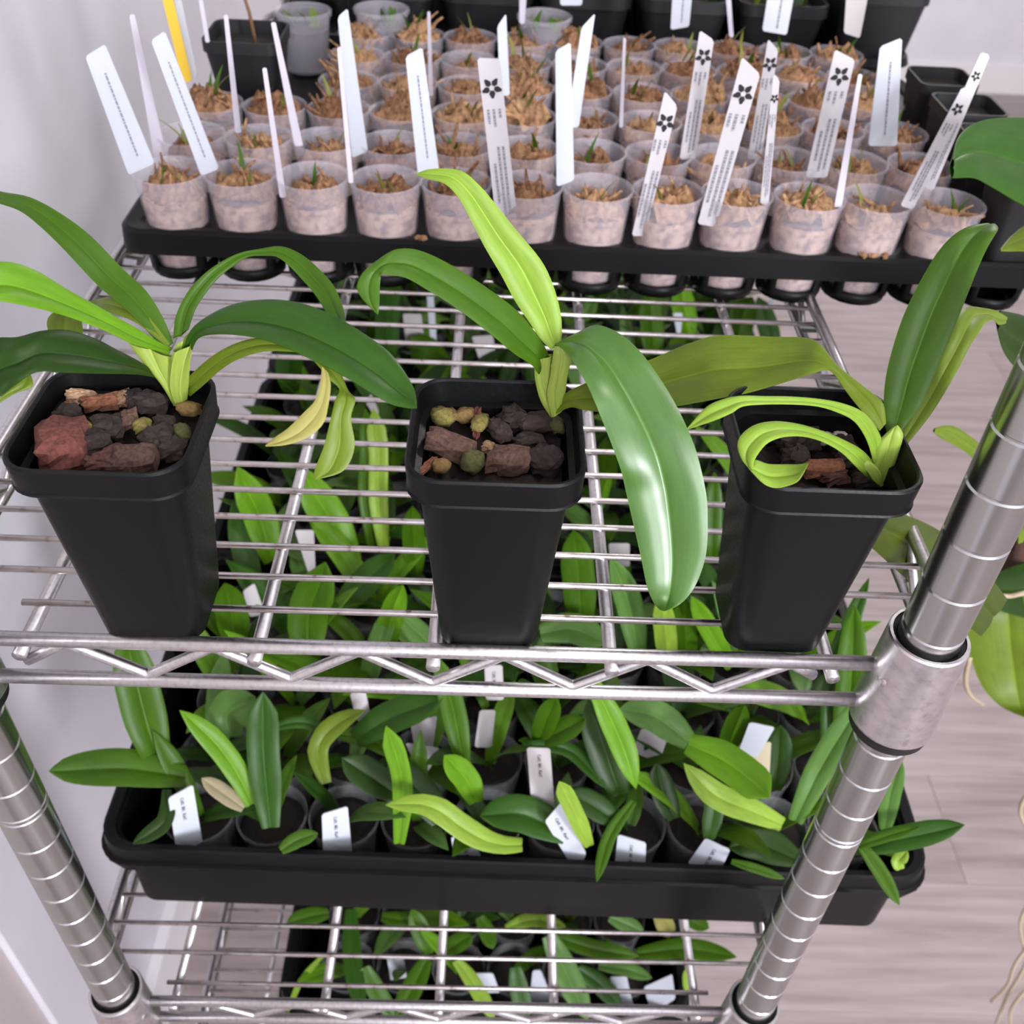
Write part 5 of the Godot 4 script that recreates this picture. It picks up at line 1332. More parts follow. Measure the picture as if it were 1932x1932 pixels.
		[0.27,"leaf_grey","leaf",[0.2347,0.8,-0.0961,0.2435,0.8,-0.0913,0.2366,0.8167,-0.1022,0.2486,0.8167,-0.0955,0.2417,0.8334,-0.1131,0.2566,0.8332,-0.1037,0.2479,0.8503,-0.1202,0.2619,0.8497,-0.1093,0.254,0.8671,-0.1251,0.2673,0.8663,-0.1145,0.2636,0.8836,-0.1305,0.2722,0.883,-0.1233,0.2717,0.9,-0.1295,0.2719,0.9,-0.1293]],
		[0.2025,"leaf_dark","leaf",[0.23,0.7984,-0.0608,0.2366,0.8016,-0.0714,0.2234,0.7978,-0.0617,0.2332,0.8023,-0.0761,0.2153,0.7971,-0.0634,0.2271,0.8029,-0.0825,0.2089,0.7971,-0.066,0.2183,0.8029,-0.0867,0.2052,0.7976,-0.0665,0.206,0.8025,-0.0878,0.1977,0.7986,-0.068,0.1952,0.8014,-0.0816,0.1901,0.8,-0.0724,0.1901,0.8,-0.0728]],
	],
	9: [
		[0.2025,"leaf_grey","leaf",[0.2965,0.7996,-0.0901,0.3037,0.8004,-0.0885,0.2926,0.8111,-0.0904,0.3026,0.8123,-0.0883,0.29,0.8226,-0.0938,0.3026,0.824,-0.0908,0.2891,0.8344,-0.097,0.3014,0.8356,-0.0929,0.2891,0.8462,-0.0996,0.3006,0.8472,-0.095,0.2909,0.858,-0.101,0.2983,0.8586,-0.0979,0.2924,0.87,-0.0984,0.2927,0.87,-0.0983]],
		[0.2025,"leaf_deep","leaf",[0.2703,0.811,-0.0735,0.2704,0.809,-0.0644,0.2784,0.8164,-0.0747,0.2784,0.8136,-0.062,0.2908,0.8218,-0.0768,0.2906,0.8182,-0.0607,0.3031,0.8269,-0.0774,0.3029,0.8231,-0.0609,0.3151,0.8318,-0.0776,0.3149,0.8282,-0.0617,0.3272,0.8362,-0.0755,0.3269,0.8338,-0.065,0.3346,0.84,-0.0699,0.3346,0.84,-0.0696]],
		[0.2025,"leaf_mid","leaf",[0.2697,0.8204,-0.0666,0.2703,0.8196,-0.0628,0.2731,0.8255,-0.0665,0.2739,0.8245,-0.0612,0.2789,0.8307,-0.0673,0.2799,0.8293,-0.0605,0.2848,0.8357,-0.0674,0.2856,0.8343,-0.0604,0.2906,0.8407,-0.0668,0.291,0.8393,-0.06,0.2964,0.8455,-0.065,0.2965,0.8445,-0.0605,0.2996,0.85,-0.0614,0.2996,0.85,-0.0611]],
		[0.2025,"leaf_mid","leaf",[0.2736,0.8207,-0.0684,0.269,0.8193,-0.0656,0.2776,0.8193,-0.0645,0.2712,0.8173,-0.0606,0.2825,0.8179,-0.0581,0.2742,0.8155,-0.0534,0.2862,0.8162,-0.051,0.2774,0.8138,-0.0468,0.2891,0.8144,-0.0436,0.2806,0.8122,-0.0398,0.2904,0.8124,-0.0358,0.2848,0.811,-0.0333,0.2899,0.8101,-0.03,0.2896,0.81,-0.0299]],
		[0.2025,"leaf_lime","leaf",[0.302,0.7944,-0.0623,0.3072,0.7956,-0.0637,0.2995,0.7966,-0.0623,0.3066,0.7984,-0.065,0.2977,0.7994,-0.0661,0.3065,0.8006,-0.0643,0.2994,0.8026,-0.0691,0.3058,0.8024,-0.063,0.3013,0.8053,-0.0703,0.3066,0.8048,-0.0637,0.3038,0.8077,-0.0701,0.3071,0.8073,-0.0656,0.306,0.81,-0.0681,0.3062,0.81,-0.0678]],
	],
	10: [
		[0.2025,"leaf_grey","leaf",[-0.159,0.8099,-0.1397,-0.1452,0.8101,-0.146,-0.1629,0.8162,-0.1391,-0.145,0.8172,-0.15,-0.1695,0.8246,-0.1479,-0.1421,0.822,-0.1493,-0.1633,0.834,-0.16,-0.1415,0.8261,-0.14,-0.1541,0.8408,-0.1617,-0.1367,0.8326,-0.1389,-0.143,0.8461,-0.1577,-0.1323,0.8406,-0.1422,-0.1318,0.8501,-0.1482,-0.1316,0.85,-0.148]],
	],
	11: [
		[0.2025,"leaf_deep","leaf",[-0.1219,0.8207,-0.1478,-0.1201,0.8193,-0.1432,-0.1178,0.8193,-0.1521,-0.1149,0.8173,-0.1458,-0.1105,0.818,-0.157,-0.1081,0.8154,-0.1484,-0.1017,0.8162,-0.1584,-0.1026,0.8138,-0.1494,-0.0933,0.8144,-0.1564,-0.0956,0.8122,-0.148,-0.0859,0.8124,-0.1524,-0.0877,0.811,-0.1469,-0.0815,0.8101,-0.1484,-0.0816,0.81,-0.148]],
	],
	12: [
		[0.2025,"leaf_mid","leaf",[-0.0777,0.811,-0.1521,-0.0779,0.809,-0.1446,-0.0721,0.8114,-0.153,-0.072,0.8086,-0.1426,-0.0634,0.8118,-0.1535,-0.0641,0.8082,-0.1403,-0.0541,0.8117,-0.1514,-0.0574,0.8083,-0.1385,-0.0451,0.8113,-0.1461,-0.0517,0.8087,-0.1351,-0.039,0.8108,-0.1381,-0.044,0.8092,-0.1314,-0.0367,0.81,-0.1306,-0.0369,0.81,-0.1303]],
		[0.2025,"leaf_deep","leaf",[-0.07,0.8116,-0.1494,-0.0621,0.8084,-0.139,-0.0638,0.8205,-0.1515,-0.0527,0.8161,-0.1374,-0.054,0.8296,-0.1563,-0.041,0.8238,-0.1375,-0.0415,0.8381,-0.1583,-0.0311,0.8319,-0.1375,-0.0286,0.8464,-0.1577,-0.02,0.8403,-0.1371,-0.015,0.8537,-0.153,-0.0098,0.8497,-0.1394,-0.0041,0.86,-0.1435,-0.004,0.8599,-0.1432]],
	],
	14: [
		[0.2025,"leaf_deep","leaf",[0.0511,0.8307,-0.1312,0.0509,0.8292,-0.1256,0.0605,0.8277,-0.1353,0.0608,0.8256,-0.1275,0.0749,0.8247,-0.1388,0.0735,0.8219,-0.1288,0.0889,0.8213,-0.1361,0.083,0.8187,-0.1276,0.0991,0.8178,-0.1277,0.0916,0.8156,-0.1209,0.1064,0.814,-0.1171,0.1012,0.8126,-0.1131,0.1098,0.81,-0.1094,0.1096,0.81,-0.1091]],
	],
	15: [
		[0.2025,"leaf_mid","leaf",[0.0585,0.8203,-0.1395,0.0669,0.8197,-0.1366,0.0578,0.8287,-0.1392,0.0695,0.8279,-0.1353,0.0579,0.8372,-0.141,0.0726,0.8362,-0.1358,0.0596,0.8456,-0.1425,0.0743,0.8444,-0.1365,0.062,0.854,-0.1435,0.0759,0.8526,-0.1373,0.0664,0.8621,-0.1432,0.0755,0.8612,-0.139,0.072,0.87,-0.1396,0.0723,0.87,-0.1395]],
		[0.2025,"leaf_mid","leaf",[0.0601,0.8211,-0.1422,0.0645,0.8189,-0.1339,0.0633,0.8282,-0.1419,0.0692,0.8252,-0.1304,0.0683,0.8352,-0.1428,0.0758,0.8314,-0.1282,0.074,0.8419,-0.1421,0.0815,0.8381,-0.1273,0.0798,0.8485,-0.1411,0.0869,0.8448,-0.1267,0.0866,0.8545,-0.1377,0.0912,0.8521,-0.1283,0.0924,0.86,-0.131,0.0925,0.86,-0.1307]],
		[0.243,"leaf_bright","leaf",[0.0974,0.9008,-0.1295,0.0894,0.8992,-0.1254,0.1049,0.8894,-0.1279,0.0936,0.8872,-0.1222,0.1135,0.8781,-0.1222,0.0986,0.8753,-0.1156,0.1198,0.8664,-0.1173,0.1043,0.8636,-0.1108,0.1254,0.8545,-0.1114,0.1099,0.8521,-0.1061,0.1278,0.8424,-0.1024,0.1173,0.841,-0.0997,0.1267,0.83,-0.0968,0.1263,0.83,-0.0967]],
	],
	17: [
		[0.2025,"leaf_grey","leaf",[0.1651,0.8183,-0.1374,0.1738,0.8217,-0.1472,0.1566,0.8244,-0.1365,0.1691,0.8291,-0.1495,0.1466,0.8303,-0.1374,0.1618,0.8364,-0.1548,0.1387,0.8367,-0.1382,0.1514,0.8433,-0.1579,0.1318,0.8434,-0.136,0.1377,0.85,-0.1577,0.1224,0.8512,-0.1359,0.1244,0.8554,-0.1504,0.1151,0.8599,-0.1384,0.1151,0.86,-0.1388]],
		[0.2025,"leaf_mid","leaf",[0.1921,0.81,-0.1409,0.2005,0.81,-0.1372,0.1902,0.82,-0.14,0.2017,0.82,-0.135,0.1894,0.83,-0.1415,0.204,0.8299,-0.135,0.19,0.8401,-0.1422,0.2047,0.8399,-0.1354,0.1911,0.8501,-0.1426,0.2051,0.8499,-0.1359,0.1942,0.8601,-0.1417,0.2033,0.8599,-0.1373,0.198,0.87,-0.1373,0.1983,0.87,-0.1372]],
	],
	19: [
		[0.3375,"leaf_mid","leaf",[0.2741,0.809,-0.1362,0.285,0.811,-0.1336,0.2694,0.8287,-0.1399,0.2842,0.8313,-0.1361,0.2669,0.8482,-0.1504,0.2857,0.8518,-0.1458,0.2656,0.868,-0.1597,0.2847,0.872,-0.1555,0.264,0.888,-0.1689,0.2824,0.892,-0.1651,0.2648,0.9087,-0.177,0.2768,0.9113,-0.1745,0.2658,0.93,-0.1758,0.2661,0.93,-0.1757]],
		[0.27,"leaf_deep","leaf",[0.2654,0.8093,-0.1399,0.273,0.8107,-0.1382,0.2617,0.829,-0.1463,0.2722,0.831,-0.1442,0.2608,0.8488,-0.1616,0.2741,0.8511,-0.1584,0.2628,0.8693,-0.1765,0.2759,0.8707,-0.1718,0.2684,0.8899,-0.1901,0.2803,0.8901,-0.1839,0.2773,0.9101,-0.2013,0.2849,0.9099,-0.1968,0.2824,0.93,-0.2011,0.2827,0.93,-0.2009]],
	],
	21: [
		[0.27,"leaf_mid","leaf",[-0.1203,0.8004,-0.2201,-0.1036,0.7996,-0.2217,-0.1225,0.8155,-0.2213,-0.0997,0.8145,-0.224,-0.1256,0.8308,-0.2284,-0.0964,0.8292,-0.2306,-0.124,0.8469,-0.2362,-0.0944,0.8431,-0.2321,-0.1179,0.8628,-0.242,-0.0897,0.8572,-0.2318,-0.1086,0.8766,-0.2419,-0.0884,0.8734,-0.2372,-0.0942,0.89,-0.2405,-0.0938,0.89,-0.2404]],
	],
	27: [
		[0.135,"leaf_lime","leaf",[0.163,0.7995,-0.2255,0.1725,0.8005,-0.2262,0.158,0.8143,-0.2223,0.1709,0.8157,-0.2233,0.1531,0.8291,-0.223,0.1695,0.8309,-0.2242,0.1499,0.8441,-0.2234,0.1664,0.8459,-0.2246,0.147,0.8591,-0.2234,0.1629,0.8609,-0.2246,0.1466,0.8744,-0.2233,0.1569,0.8756,-0.224,0.1482,0.89,-0.2188,0.1486,0.89,-0.2188]],
		[0.2025,"leaf_mid","leaf",[0.1767,0.7995,-0.2263,0.1871,0.8005,-0.2265,0.1721,0.8126,-0.2243,0.1863,0.8141,-0.2246,0.1677,0.8258,-0.226,0.1857,0.8276,-0.2264,0.1651,0.8391,-0.2275,0.1833,0.841,-0.228,0.1629,0.8524,-0.2287,0.1805,0.8542,-0.2292,0.1634,0.8661,-0.2297,0.1748,0.8673,-0.23,0.166,0.88,-0.2265,0.1664,0.88,-0.2265]],
	],
	30: [
		[0.27,"leaf_mid","leaf",[-0.1765,0.8003,-0.2332,-0.1633,0.7997,-0.2362,-0.1777,0.8121,-0.2311,-0.1595,0.8113,-0.2351,-0.1797,0.8238,-0.2322,-0.1568,0.8229,-0.2377,-0.1795,0.8352,-0.2328,-0.1568,0.8348,-0.24,-0.1793,0.8466,-0.2334,-0.1579,0.8468,-0.2416,-0.1761,0.8582,-0.2355,-0.1623,0.8584,-0.2412,-0.1686,0.87,-0.2353,-0.1682,0.87,-0.2355]],
	],
	32: [
		[0.3375,"leaf_bright","leaf",[-0.0585,0.8006,-0.2341,-0.0482,0.7994,-0.2334,-0.0584,0.8158,-0.2303,-0.0443,0.8142,-0.2295,-0.0581,0.8311,-0.2303,-0.0403,0.8289,-0.2291,-0.0557,0.8464,-0.2302,-0.0379,0.8436,-0.228,-0.0519,0.8618,-0.2295,-0.0352,0.8582,-0.2259,-0.0449,0.8763,-0.2273,-0.0342,0.8737,-0.2245,-0.0365,0.89,-0.2199,-0.0361,0.89,-0.2199]],
	],
	33: [
		[0.2025,"leaf_grey","leaf",[-0.038,0.8411,-0.2404,-0.0443,0.8389,-0.2329,-0.0324,0.8382,-0.2392,-0.0413,0.8352,-0.2289,-0.0248,0.8353,-0.2357,-0.036,0.8314,-0.2224,-0.0185,0.8321,-0.2315,-0.0295,0.828,-0.2175,-0.0119,0.8287,-0.2266,-0.0225,0.8247,-0.213,-0.0071,0.8246,-0.2199,-0.0141,0.822,-0.211,-0.0059,0.8201,-0.2134,-0.0061,0.82,-0.2131]],
	],
	35: [
		[0.135,"leaf_mid","leaf",[0.0938,0.7995,-0.2615,0.1084,0.8004,-0.2621,0.0892,0.8161,-0.2603,0.1091,0.8173,-0.2611,0.0846,0.8325,-0.2646,0.1099,0.8341,-0.2658,0.0824,0.8491,-0.2684,0.1079,0.8509,-0.2703,0.08,0.8656,-0.2714,0.1051,0.8678,-0.2742,0.0809,0.8825,-0.2748,0.0983,0.8841,-0.277,0.0867,0.9,-0.2722,0.0871,0.9,-0.2723]],
		[0.2025,"leaf_grey","leaf",[0.0643,0.832,-0.237,0.0671,0.828,-0.224,0.0702,0.8328,-0.2423,0.0752,0.8273,-0.2245,0.0812,0.8338,-0.2488,0.0842,0.8263,-0.2252,0.0954,0.834,-0.2488,0.0892,0.8261,-0.2252,0.1065,0.8337,-0.2432,0.096,0.8264,-0.222,0.1137,0.8324,-0.2333,0.106,0.8277,-0.2198,0.1159,0.8301,-0.2225,0.1157,0.8299,-0.2221]],
	],
	36: [
		[0.27,"leaf_grey","leaf",[0.1393,0.7993,-0.2349,0.1507,0.8007,-0.2366,0.1337,0.8141,-0.2366,0.1494,0.8159,-0.2387,0.1279,0.8288,-0.2432,0.1478,0.8312,-0.2464,0.1236,0.8435,-0.2473,0.1434,0.8466,-0.2524,0.1185,0.8582,-0.25,0.137,0.8618,-0.2569,0.1153,0.8737,-0.2527,0.1269,0.8764,-0.2583,0.1136,0.8899,-0.2553,0.1139,0.89,-0.2555]],
	],
	38: [
		[0.2025,"leaf_bright","leaf",[0.2132,0.7989,-0.2257,0.2211,0.8011,-0.2297,0.2038,0.8152,-0.2199,0.2145,0.8182,-0.2255,0.1934,0.8315,-0.2177,0.2068,0.8352,-0.2248,0.1844,0.8482,-0.2159,0.1979,0.8518,-0.2229,0.176,0.8649,-0.2138,0.1889,0.8684,-0.2204,0.1698,0.8822,-0.2123,0.1782,0.8844,-0.2166,0.1665,0.9,-0.2073,0.1668,0.9001,-0.2075]],
	],
	40: [
		[0.27,"leaf_bright","leaf",[-0.1655,0.7997,-0.3266,-0.1518,0.8003,-0.3324,-0.1697,0.8146,-0.3269,-0.1508,0.8154,-0.3348,-0.1761,0.8294,-0.3328,-0.1522,0.8306,-0.3435,-0.179,0.8438,-0.3357,-0.1561,0.8462,-0.3492,-0.1818,0.8584,-0.3352,-0.161,0.8616,-0.3503,-0.1831,0.8741,-0.3413,-0.1691,0.8759,-0.3505,-0.1792,0.89,-0.3458,-0.1789,0.89,-0.346]],
	],
	42: [
		[0.2025,"leaf_bright","leaf",[-0.0981,0.7989,-0.3281,-0.0844,0.8011,-0.3369,-0.1055,0.8135,-0.3272,-0.0866,0.8165,-0.3394,-0.1153,0.8279,-0.3317,-0.0918,0.8321,-0.3478,-0.1219,0.8425,-0.3342,-0.0994,0.8476,-0.3527,-0.1284,0.8575,-0.336,-0.1071,0.8625,-0.3542,-0.1317,0.8738,-0.3429,-0.1164,0.8762,-0.3526,-0.1281,0.89,-0.3485,-0.1277,0.89,-0.3487]],
		[0.2025,"leaf_deep","leaf",[-0.1005,0.8017,-0.2811,-0.0902,0.7983,-0.273,-0.0965,0.8106,-0.2835,-0.0823,0.806,-0.2724,-0.0906,0.8197,-0.2896,-0.0726,0.8137,-0.2751,-0.0824,0.8282,-0.2944,-0.0648,0.8218,-0.2786,-0.0732,0.8365,-0.298,-0.0569,0.8301,-0.2819,-0.0615,0.8438,-0.2982,-0.051,0.8396,-0.2874,-0.05,0.8501,-0.2924,-0.0497,0.8499,-0.2921]],
	],
	43: [
		[0.2025,"leaf_mid","leaf",[-0.0415,0.7999,-0.3214,-0.0312,0.8001,-0.3228,-0.0434,0.8132,-0.3179,-0.0293,0.8134,-0.3199,-0.0458,0.8266,-0.3185,-0.028,0.8268,-0.321,-0.0463,0.8399,-0.3194,-0.0283,0.8401,-0.3217,-0.0462,0.8533,-0.3197,-0.0289,0.8533,-0.3216,-0.0432,0.8667,-0.3202,-0.0319,0.8667,-0.3212,-0.0373,0.88,-0.316,-0.0369,0.88,-0.316]],
	],
	52: [
		[0.27,"leaf_lime","leaf",[-0.07,0.7999,-0.3458,-0.0612,0.8001,-0.3476,-0.0735,0.8198,-0.3498,-0.0614,0.8201,-0.3524,-0.0781,0.84,-0.362,-0.0625,0.84,-0.3644,-0.0784,0.8603,-0.3711,-0.0625,0.8597,-0.372,-0.0778,0.8801,-0.3779,-0.0621,0.8799,-0.3796,-0.0797,0.8997,-0.3867,-0.0644,0.9003,-0.3903,-0.074,0.92,-0.3901,-0.0736,0.92,-0.3902]],
		[0.27,"leaf_mid","leaf",[-0.0809,0.7999,-0.3521,-0.0745,0.8001,-0.3535,-0.0837,0.8199,-0.3553,-0.075,0.8201,-0.3573,-0.0878,0.84,-0.3663,-0.0766,0.84,-0.3683,-0.0878,0.8603,-0.3746,-0.0763,0.8597,-0.3748,-0.0858,0.8802,-0.3796,-0.0744,0.8797,-0.3801,-0.0857,0.9001,-0.3878,-0.0745,0.8999,-0.3892,-0.08,0.92,-0.3898,-0.0796,0.92,-0.3898]],
	],
	58: [
		[0.2025,"leaf_mid","leaf",[0.2155,0.7996,-0.3466,0.224,0.8004,-0.3461,0.2118,0.8128,-0.3474,0.2235,0.8138,-0.3467,0.209,0.826,-0.3543,0.2239,0.8273,-0.3533,0.2078,0.8394,-0.3609,0.2229,0.8406,-0.3597,0.2071,0.8528,-0.3674,0.2217,0.8539,-0.3661,0.2087,0.8663,-0.3733,0.2182,0.8671,-0.3724,0.2111,0.88,-0.3721,0.2116,0.88,-0.3721]],
	],
	66: [
		[0.2025,"leaf_bright","leaf",[0.1216,0.8001,-0.4124,0.1278,0.7998,-0.4107,0.1196,0.8135,-0.4042,0.1281,0.8131,-0.4019,0.1183,0.8269,-0.3986,0.129,0.8264,-0.3957,0.1182,0.8403,-0.3927,0.1288,0.8397,-0.3895,0.1184,0.8537,-0.3862,0.1284,0.8529,-0.3826,0.1203,0.867,-0.3787,0.1267,0.8664,-0.3762,0.1226,0.88,-0.3675,0.123,0.88,-0.3673]],
	],
	70: [
		[0.2025,"leaf_dark","leaf",[-0.1855,0.8021,-0.4773,-0.1775,0.798,-0.469,-0.1828,0.806,-0.4816,-0.171,0.8006,-0.4709,-0.1778,0.8104,-0.4896,-0.1637,0.803,-0.4745,-0.1685,0.8144,-0.4951,-0.1592,0.8057,-0.4756,-0.1535,0.8173,-0.4915,-0.1568,0.8094,-0.4709,-0.1428,0.819,-0.4775,-0.1475,0.8144,-0.4649,-0.1377,0.8201,-0.4625,-0.1379,0.8199,-0.462]],
	],
	90: [
		[0.2025,"leaf_deep","leaf",[-0.1911,0.7999,-0.5771,-0.1768,0.8001,-0.5808,-0.1927,0.8114,-0.5716,-0.1732,0.8119,-0.5775,-0.1957,0.8233,-0.5722,-0.1706,0.8234,-0.5783,-0.1954,0.8359,-0.5746,-0.1693,0.8341,-0.5766,-0.1923,0.8485,-0.5767,-0.1672,0.8449,-0.5745,-0.1845,0.8596,-0.5765,-0.1681,0.857,-0.5743,-0.1728,0.87,-0.5695,-0.1723,0.87,-0.5695]],
	],
	92: [
		[0.2025,"leaf_bright","leaf",[-0.0577,0.802,-0.5914,-0.0485,0.798,-0.5829,-0.0555,0.806,-0.5964,-0.0424,0.8006,-0.5849,-0.0514,0.8102,-0.6053,-0.0349,0.8032,-0.5903,-0.045,0.8139,-0.6135,-0.0288,0.8062,-0.597,-0.0369,0.8177,-0.6195,-0.0246,0.8089,-0.6003,-0.0237,0.82,-0.6189,-0.0199,0.8134,-0.6041,-0.0155,0.8201,-0.6094,-0.0153,0.8199,-0.6088]],
	],
	93: [
		[0.2025,"leaf_mid","leaf",[-0.0308,0.7974,-0.6022,-0.0165,0.8026,-0.615,-0.0386,0.8015,-0.6037,-0.0185,0.8086,-0.621,-0.0485,0.8054,-0.61,-0.0229,0.8147,-0.6326,-0.0563,0.81,-0.619,-0.0308,0.82,-0.6431,-0.0614,0.8146,-0.624,-0.039,0.8255,-0.65,-0.0653,0.8204,-0.6324,-0.0561,0.8297,-0.6537,-0.0677,0.8299,-0.6411,-0.0675,0.8301,-0.6416]],
	],
	102: [
		[0.27,"leaf_deep","leaf",[-0.0979,0.8002,-0.6341,-0.0836,0.7999,-0.6351,-0.099,0.8185,-0.6285,-0.0794,0.8181,-0.6299,-0.101,0.8369,-0.6318,-0.0761,0.8365,-0.6338,-0.1006,0.8551,-0.6345,-0.0754,0.8549,-0.6369,-0.1001,0.8734,-0.6369,-0.0752,0.8732,-0.6396,-0.0996,0.8917,-0.6385,-0.075,0.8916,-0.6412,-0.0861,0.91,-0.6304,-0.0856,0.91,-0.6304]],
	],
	107: [
		[0.2025,"leaf_mid","leaf",[0.1955,0.7993,-0.6642,0.2096,0.8007,-0.6648,0.1896,0.814,-0.6592,0.209,0.816,-0.66,0.1842,0.8287,-0.6619,0.2088,0.8313,-0.6629,0.1812,0.8437,-0.6643,0.2062,0.8463,-0.6653,0.1787,0.8587,-0.6661,0.2028,0.8613,-0.6672,0.1799,0.8742,-0.6677,0.1957,0.8758,-0.6685,0.184,0.89,-0.6606,0.1846,0.89,-0.6606]],
	],
	109: [
		[0.2025,"leaf_mid","leaf",[0.2911,0.7999,-0.6947,0.3068,0.8001,-0.6907,0.2864,0.8114,-0.6915,0.3081,0.812,-0.6866,0.2833,0.8231,-0.6953,0.3109,0.8235,-0.6884,0.2836,0.8353,-0.6992,0.3111,0.8347,-0.6899,0.2865,0.8485,-0.7025,0.3108,0.8449,-0.688,0.2943,0.86,-0.7011,0.3092,0.8566,-0.6896,0.302,0.8701,-0.6886,0.3024,0.87,-0.6882]],
		[0.2025,"leaf_deep","leaf",[0.3334,0.7987,-0.6837,0.3461,0.8012,-0.6852,0.3263,0.81,-0.6809,0.3439,0.8133,-0.6826,0.3199,0.821,-0.6843,0.3422,0.8256,-0.6873,0.3149,0.8322,-0.6862,0.3374,0.8378,-0.6914,0.3096,0.8438,-0.6887,0.3311,0.8496,-0.6946,0.3072,0.8564,-0.6919,0.3213,0.8602,-0.6959,0.3078,0.8699,-0.6888,0.3083,0.8701,-0.689]],
	],
	116: [
		[0.2025,"leaf_grey","leaf",[0.1371,0.8491,-0.7087,0.1284,0.8508,-0.7133,0.1372,0.8457,-0.7053,0.1248,0.8477,-0.7108,0.1361,0.8418,-0.6975,0.1206,0.8448,-0.7054,0.1321,0.8377,-0.6902,0.1181,0.8423,-0.7016,0.1241,0.833,-0.6856,0.1169,0.8404,-0.7022,0.1159,0.8306,-0.6891,0.1131,0.836,-0.7008,0.1103,0.8299,-0.6975,0.1101,0.8301,-0.6981]],
	],
	118: [
		[0.2025,"leaf_bright","leaf",[0.2399,0.7988,-0.7107,0.2544,0.8012,-0.7125,0.2329,0.8117,-0.7044,0.2527,0.8149,-0.707,0.226,0.8247,-0.7048,0.2512,0.8287,-0.708,0.2218,0.8381,-0.7056,0.2474,0.8419,-0.7083,0.2187,0.8517,-0.7062,0.2434,0.8549,-0.7077,0.2197,0.8657,-0.7065,0.2359,0.8677,-0.7071,0.2238,0.88,-0.699,0.2244,0.88,-0.699]],
	],
	123: [
		[0.2025,"leaf_mid","leaf",[0.005,0.8193,-0.7525,-0.0117,0.8207,-0.7551,0.0065,0.817,-0.7373,-0.0163,0.8196,-0.7422,0.0076,0.8154,-0.7165,-0.0215,0.8179,-0.7211,0.0071,0.8151,-0.6994,-0.0225,0.8149,-0.6982,0.008,0.8167,-0.6894,-0.0168,0.81,-0.6741,0.0099,0.8147,-0.6732,-0.004,0.8087,-0.6598,0.0088,0.8101,-0.6574,0.0083,0.8099,-0.657]],
	],
}

